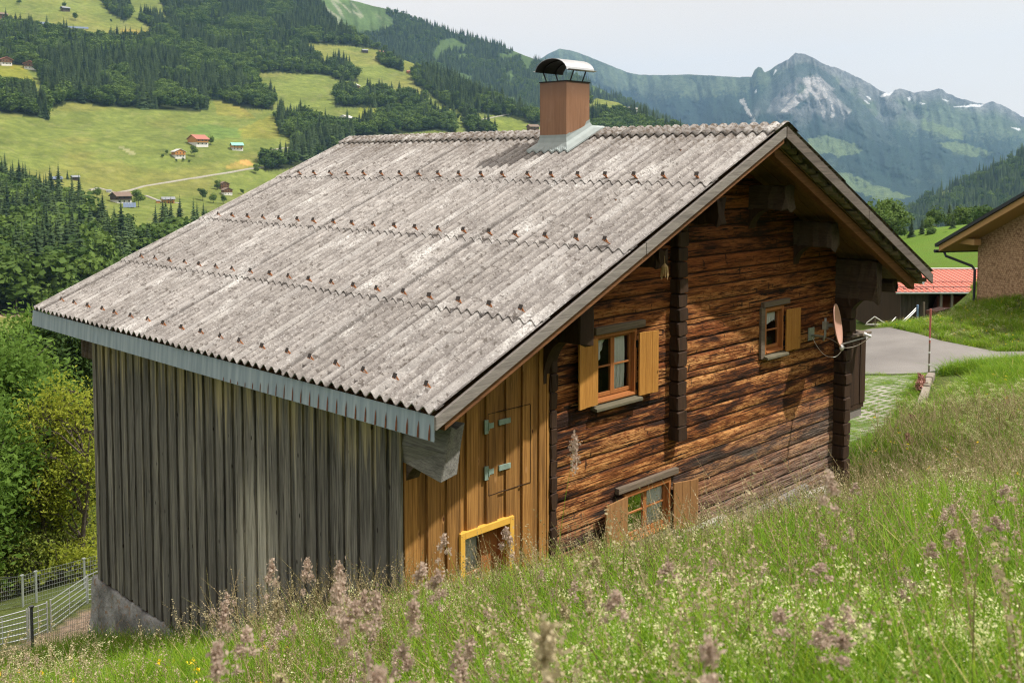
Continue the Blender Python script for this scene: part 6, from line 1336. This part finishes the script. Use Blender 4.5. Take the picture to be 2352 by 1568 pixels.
def culm(g_, b, az, L_, lean, mi, tint): return g_.blade(b, az, L_, lean, .0021, tint, mi, 6, .8)
for k in range(4):      # 6-9 brown fine culms with narrow spikes
    g_ = GM(200+k); r = g_.r
    for i in range(9):
        L_ = .62+.4*r.random(); az = r.random()*6.28; tn = .15+.8*r.random(); P = culm(g_, (r.normal()*.12, r.normal()*.12, -.05), az, L_, .10+.35*r.random(), 1, tn)
        for q in (4, 5):
            for j in range(5): t = j/5; c = P[q]*(1-t)+P[q+1]*t; g_.bits(c, 2, (.003, .003, .008), .006, tn-.2, 1)
    PROT.append(g_.mesh('grass_tuft_%d' % (6+k)))
for k in range(4):      # 10-13 cocksfoot with purple lumpy heads
    g_ = GM(300+k); r = g_.r
    for i in range(2+k % 2):
        L_ = .75+.35*r.random(); az = r.random()*6.28; mi = 2; P = culm(g_, (r.normal()*.16, r.normal()*.16, -.05), az, L_, .10+.45*r.random(), 0, .35)
        e = np.array(P[-1]); d_ = np.array(P[-1])-np.array(P[-2]); d_ /= np.linalg.norm(d_)
        side = np.array([math.cos(az+1), math.sin(az+1), 0])
        g_.bits(e, 90, (.009, .009, .017), .0065, .1, mi); g_.bits(e-d_*.035+side*.020, 60, (.009, .009, .011), .0062, .1, mi); g_.bits(e-d_*.06-side*.022, 50, (.008, .008, .010), .006, .1, mi); g_.bits(e+d_*.025, 26, (.005, .005, .010), .0055, .2, mi); g_.bits(e-d_*.10+side*.026, 26, (.007, .007, .008), .0055, .15, mi)
    PROT.append(g_.mesh('grass_tuft_%d' % (10+k)))
for k in range(2):      # 14-15 cream airy heads
    g_ = GM(400+k); r = g_.r
    for i in range(4):
        az = r.random()*6.28; P = culm(g_, (r.normal()*.10, r.normal()*.10, -.05), az, .7+.35*r.random(), .1+.5*r.random(), 1, .5)
        for q in (3, 4, 5):
            for j in range(5): t = j/5; c = np.array(P[q])*(1-t)+np.array(P[q+1])*t; g_.bits(c, 5, (.008, .008, .012), .008, .1, 3)
    PROT.append(g_.mesh('grass_tuft_%d' % (14+k)))
for k in range(4):      # 16-19 bedstraw froth
    g_ = GM(500+k); r = g_.r
    for i in range(7):
        az = r.random()*6.28; P = culm(g_, (r.normal()*.12, r.normal()*.12, -.05), az, .38+.34*r.random(), .15+.5*r.random(), 0, .4)
        for q in range(2, 7):
            c = np.array(P[min(q, 6)]); g_.bits(c+r.normal(size=3)*.015, 34, (.019, .019, .015), .0058, .10, 4); g_.bits(c-[0, 0, .03], 6, (.02, .02, .02), .008, .2, 0)
    PROT.append(g_.mesh('grass_tuft_%d' % (16+k)))
for k in range(2):      # 20-21 yellow vetchling
    g_ = GM(600+k); r = g_.r
    for i in range(3):
        P = culm(g_, (r.normal()*.07, r.normal()*.07, -.05), r.random()*6.28, .40+.25*r.random(), .2+.4*r.random(), 0, .4); g_.bits(P[-1], 14, (.012, .012, .009), .010, .2, 5)
        for q in (2, 3, 4): g_.bits(P[q], 8, (.02, .02, .02), .012, .3, 0)
    PROT.append(g_.mesh('grass_tuft_%d' % (20+k)))
for k in range(4):      # 22-25 single upright cocksfoot stalks, one metre tall
    g_ = GM(700+k); r = g_.r; az = r.random()*6.28; mi = 2 if k < 3 else 3; P = g_.blade((0, 0, 0), az, 1.0, .14+.10*k, .0021, .3, 0, 6, .9); e = np.array(P[-1]); side = np.array([math.cos(az+1), math.sin(az+1), 0])
    g_.bits(e, 120, (.009, .009, .012), .0060, .15, mi); g_.bits(e-[0, 0, .026]+side*.020, 90, (.009, .009, .009), .0058, .15, mi); g_.bits(e-[0, 0, .045]-side*.022, 70, (.009, .009, .008), .0056, .15, mi); g_.bits(e+[0, 0, .018], 30, (.005, .005, .007), .0052, .25, mi); g_.bits(e-[0, 0, .078]+side*.030, 46, (.008, .008, .007), .0052, .2, mi)
    for j in range(3): g_.blade((r.normal()*.02, r.normal()*.02, 0), r.random()*6.28, .4+.3*r.random(), .3+.3*r.random(), .0036, .4, 0, 4, 1.2)
    PROT.append(g_.mesh('grass_tuft_%d' % (22+k)))
ROADP = ROAD
def meadow_ok(x, y):
    ok = ~((x > -.22) & (x < 10.75) & (y > -.16)); ok &= ~inpoly(x, y, LAWN) & ~inpoly(x, y, ROADP); ok &= ~((x > 10.6) & (y > .6) & (x < 21)) & ~inpoly(x, y, GRAVEL)
    ok &= ~((x > -1.6) & (x < -.2) & (y > .9) & (y < 3.2) & (RNG.random(len(x)) < .6))
    return ok & ~((x > 20) & (y > 2.2) & (x < 28)) & (y < 24)
def frame_ok(x, y, z, mg=140):
    u, v = pix(np.stack([x, y, z+.5], -1)); u2, v2 = pix(np.stack([x, y, z], -1)); return (u > -mg-200) & (u < 2352+mg+1500) & (np.minimum(v, v2) < 1568+520) & (((np.stack([x, y, z], -1)-CAM)@FW) > .5)
PT, RO, SC, IX = [], [], [], []
def sow(n, rr, az, pick, s0, s1, rmin=0., cond=None, wid=None):
    r_ = np.sqrt(RNG.uniform(rr[0]**2, rr[1]**2, n)); a = RNG.uniform(az[0], az[1], n); x = CAM[0]+r_*np.cos(a); y = CAM[1]+r_*np.sin(a); k = meadow_ok(x, y)
    x, y, r_ = x[k], y[k], r_[k]; z = H(x, y); k = frame_ok(x, y, z)
    if cond is not None: k &= cond(x, y)
    x, y, z, r_ = x[k], y[k], z[k], r_[k]; m = len(x); s = RNG.uniform(s0, s1, m); w_ = s*(1+(np.clip(r_-9, 0, 30)*.055 if wid is None else wid))
    PT.append(np.stack([x, y, z], 1)); ro = np.zeros((m, 3)); ro[:, 0] = RNG.normal(size=m)*.12+.05; ro[:, 1] = RNG.normal(size=m)*.12; ro[:, 2] = RNG.uniform(0, 6.28, m); RO.append(ro); SC.append(np.stack([w_, w_, s], 1)); IX.append(np.array(pick)[RNG.integers(0, len(pick), m)])
AZ = (.20, 1.45)
patch = lambda s, lo, hi: (lambda x, y: RNG.random(len(x)) < np.clip((fbm(x*.45+s, y*.45, 3, int(s))-lo)/(hi-lo), 0, 1))
sow(9500, (1.6, 6), AZ, range(6), .62, 1.05); sow(9500, (6, 10), AZ, range(6), .6, 1.1); sow(17500, (10, 19), AZ, range(6), .48, .90); sow(4200, (18, 31), (1.05, 1.5), range(6), .6, .9); sow(8000, (19, 31), (.2, .6), range(6), .45, .75)
sow(6500, (3, 22), (-.15, .24), range(6), .5, .95); sow(300, (3, 20), (-.1, .24), range(6, 10), .7, 1.0)
sow(230, (1.9, 9), AZ, range(6, 10), .85, 1.15); sow(620, (6, 13), (.4, 1.05), range(6, 10), .9, 1.3); sow(2400, (5.5, 11), (.35, .88), range(6), .9, 1.3); sow(1000, (9, 20), AZ, range(6, 10), .65, 1.0, cond=patch(3, .42, .6)); sow(1500, (10, 24), (.2, .62), range(6, 10), .75, 1.1)
sow(10, (1.2, 3.0), AZ, range(10, 14), .75, .95); sow(20, (3.0, 7), (.22, .9), range(10, 14), .75, 1.0); sow(16, (7, 14), AZ, range(10, 14), .7, .95); sow(15, (3, 8), (.85, 1.12), range(10, 14), .95, 1.25)
sow(60, (1.4, 5), (.5, 1.25), (14, 15), .8, 1.15); sow(320, (3, 14), AZ, (14, 15), .8, 1.2)
right = lambda x, y: np.arctan2(y-CAM[1], x-CAM[0]) < .95
bp = patch(9, .49, .60)
sow(5200, (3.0, 16), AZ, range(16, 20), .75, 1.2, cond=lambda x, y: bp(x, y) & (right(x, y) | (RNG.random(len(x)) < .10))); sow(700, (16, 27), (.2, .5), range(16, 20), .6, .9, cond=patch(12, .52, .62))
sow(420, (3, 18), AZ, (20, 21), .8, 1.15, cond=patch(17, .42, .6)); sow(90, (18, 30), (.2, .5), (20, 21), .7, .9)
# the tall seed heads that stand clear of the sward, each where it grows
for (u_, v_, d_, kd) in [(545,1425,1.35,25),(506,1508,1.3,25),(120,1512,1.2,23),(682,1298,4.6,22),(738,1326,4.4,23),(612,1368,3.6,24),(675,1375,3.9,22),(770,1277,5.0,23),(720,1438,3.0,24),(506,1319,4.2,25),(791,1287,5.2,22),(819,1260,5.4,24),(851,1323,4.4,22),(812,1386,3.6,23),(861,1382,3.7,24),(640,1430,2.8,22),(1002,1354,3.8,23),(1132,1192,5.6,22),(1128,1248,5.2,23),(974,1449,2.6,24),(1083,1509,2.0,22),(1100,1498,2.1,23),(905,1440,2.7,22),(1673,1040,3.4,23),(1255,1022,4.8,22),(2081,1130,6.5,23),(2229,1158,5.2,22),(2240,1165,5.3,24),(2313,1150,5.4,23),(2166,1189,5.0,22),(1842,1260,4.6,24),(1913,1347,3.5,22),(2008,1369,3.4,23),(2060,1390,3.2,24),(2201,1256,4.3,22),(2197,1319,3.8,24),(1603,1340,3.6,22),(1596,1446,2.7,23),(1772,1449,2.7,22),(1842,1442,2.7,24),(1666,1470,2.5,23),(1400,1480,2.4,24),(1180,1540,1.7,22),(1330,1530,1.9,23),(560,1540,1.6,24),(330,1490,1.9,25),(230,1540,1.6,24),(430,1450,2.6,25),(360,1500,2.3,25),(890,1290,5.2,25),(1060,1420,3.2,25),(1010,1300,4.6,25),(1310,1330,4.4,25),(950,1370,3.8,23),(700,1350,4.2,23),(760,1400,3.5,22),(880,1420,3.0,24)]:
    P = CAM+ray(u_, v_)*d_; z0 = Hs(P[0], P[1]); L_ = P[2]-z0
    if L_ < .4 or L_ > 1.75: continue
    PT.append(np.array([[P[0], P[1], z0]])); RO.append(np.array([[0, 0, u_*1.7 % 6.28]])); SC.append(np.array([[1.1, 1.1, L_]])); IX.append(np.array([kd]))
# the grassy slope beyond the road
def bank(n, pick, s0, s1, cond=None):
    x = RNG.uniform(26, 56, n); y = RNG.uniform(-6, 20, n); z = H(x, y); k = ~inpoly(x, y, ROADP) & frame_ok(x, y, z) & inpoly(x, y, [(26.4, 2.6), (26.9, 4.5), (28.5, 6.9), (33, 9.6), (42, 13), (56, 20), (56, -6), (29.8, -6), (29.8, -3), (28.8, -1), (27.6, .8)]) & ~((x > 36.3) & (y > .35*(x-37)+7.3) & (x < 50))
    if cond is not None: k &= cond(x, y)
    x, y, z = x[k], y[k], z[k]; m = len(x); s = RNG.uniform(s0, s1, m); PT.append(np.stack([x, y, z], 1)); ro = np.zeros((m, 3)); ro[:, 2] = RNG.uniform(0, 6.28, m); RO.append(ro); SC.append(np.stack([s*2.2, s*2.2, s], 1)); IX.append(np.array(pick)[RNG.integers(0, len(pick), m)])
bank(11000, range(6), .28, .48); bank(1800, range(6, 10), .30, .45); bank(520, (20, 21), .45, .65); bank(600, range(16, 20), .3, .5)
mw = scatter('meadow_grass', np.concatenate(PT), np.concatenate(RO), np.concatenate(SC), np.concatenate(IX), PROT); tag(mw, 'tall flowering meadow grass with purple heads, white bedstraw and yellow flowers', 'grass', kind='stuff')
# short mown grass at the lawn beside the house
n = 5200; x = RNG.uniform(10.6, 21.3, n); y = RNG.uniform(.1, 9, n); kk = inpoly(x, y, LAWN); x, y = x[kk], y[kk]
pv = inpoly(x, y, [(20.3, 4.0), (21.2, 2.85), (17.6, 1.75), (14.6, 1.0), (11.9, .9), (11.9, 4.2), (16, 5.4), (19.8, 6.2)]); kk = ~pv | (RNG.random(len(x)) < .12); x, y = x[kk], y[kk]; n = len(x); z = H(x, y)
ro = np.zeros((n, 3)); ro[:, 2] = RNG.uniform(0, 6.28, n); s = RNG.uniform(.12, .2, n)
lw = scatter('lawn_grass', np.stack([x, y, z+.01], 1), ro, np.stack([s*5, s*5, s], 1), RNG.integers(0, 6, n), PROT[:6]); tag(lw, 'short mown green lawn beside the house', 'lawn', kind='stuff')
# ------------------------------------------------------------ air
g = bpy.data.materials.new('haze_air'); g.use_nodes = True; g.node_tree.nodes.clear()
ho = g.node_tree.nodes.new('ShaderNodeOutputMaterial'); hv = g.node_tree.nodes.new('ShaderNodeVolumePrincipled')
hv.inputs['Color'].default_value = (.40, .67, 1.0, 1); hv.inputs['Density'].default_value = 5.6e-5; hv.inputs['Anisotropy'].default_value = 0.2
g.node_tree.links.new(hv.outputs[0], ho.inputs['Volume'])
hz = MB().box(-9600, 9600, -9600, 9600, -178, 1180).build('haze', g); tag(hz, 'thin blue summer haze filling the valley', 'haze', kind='stuff')
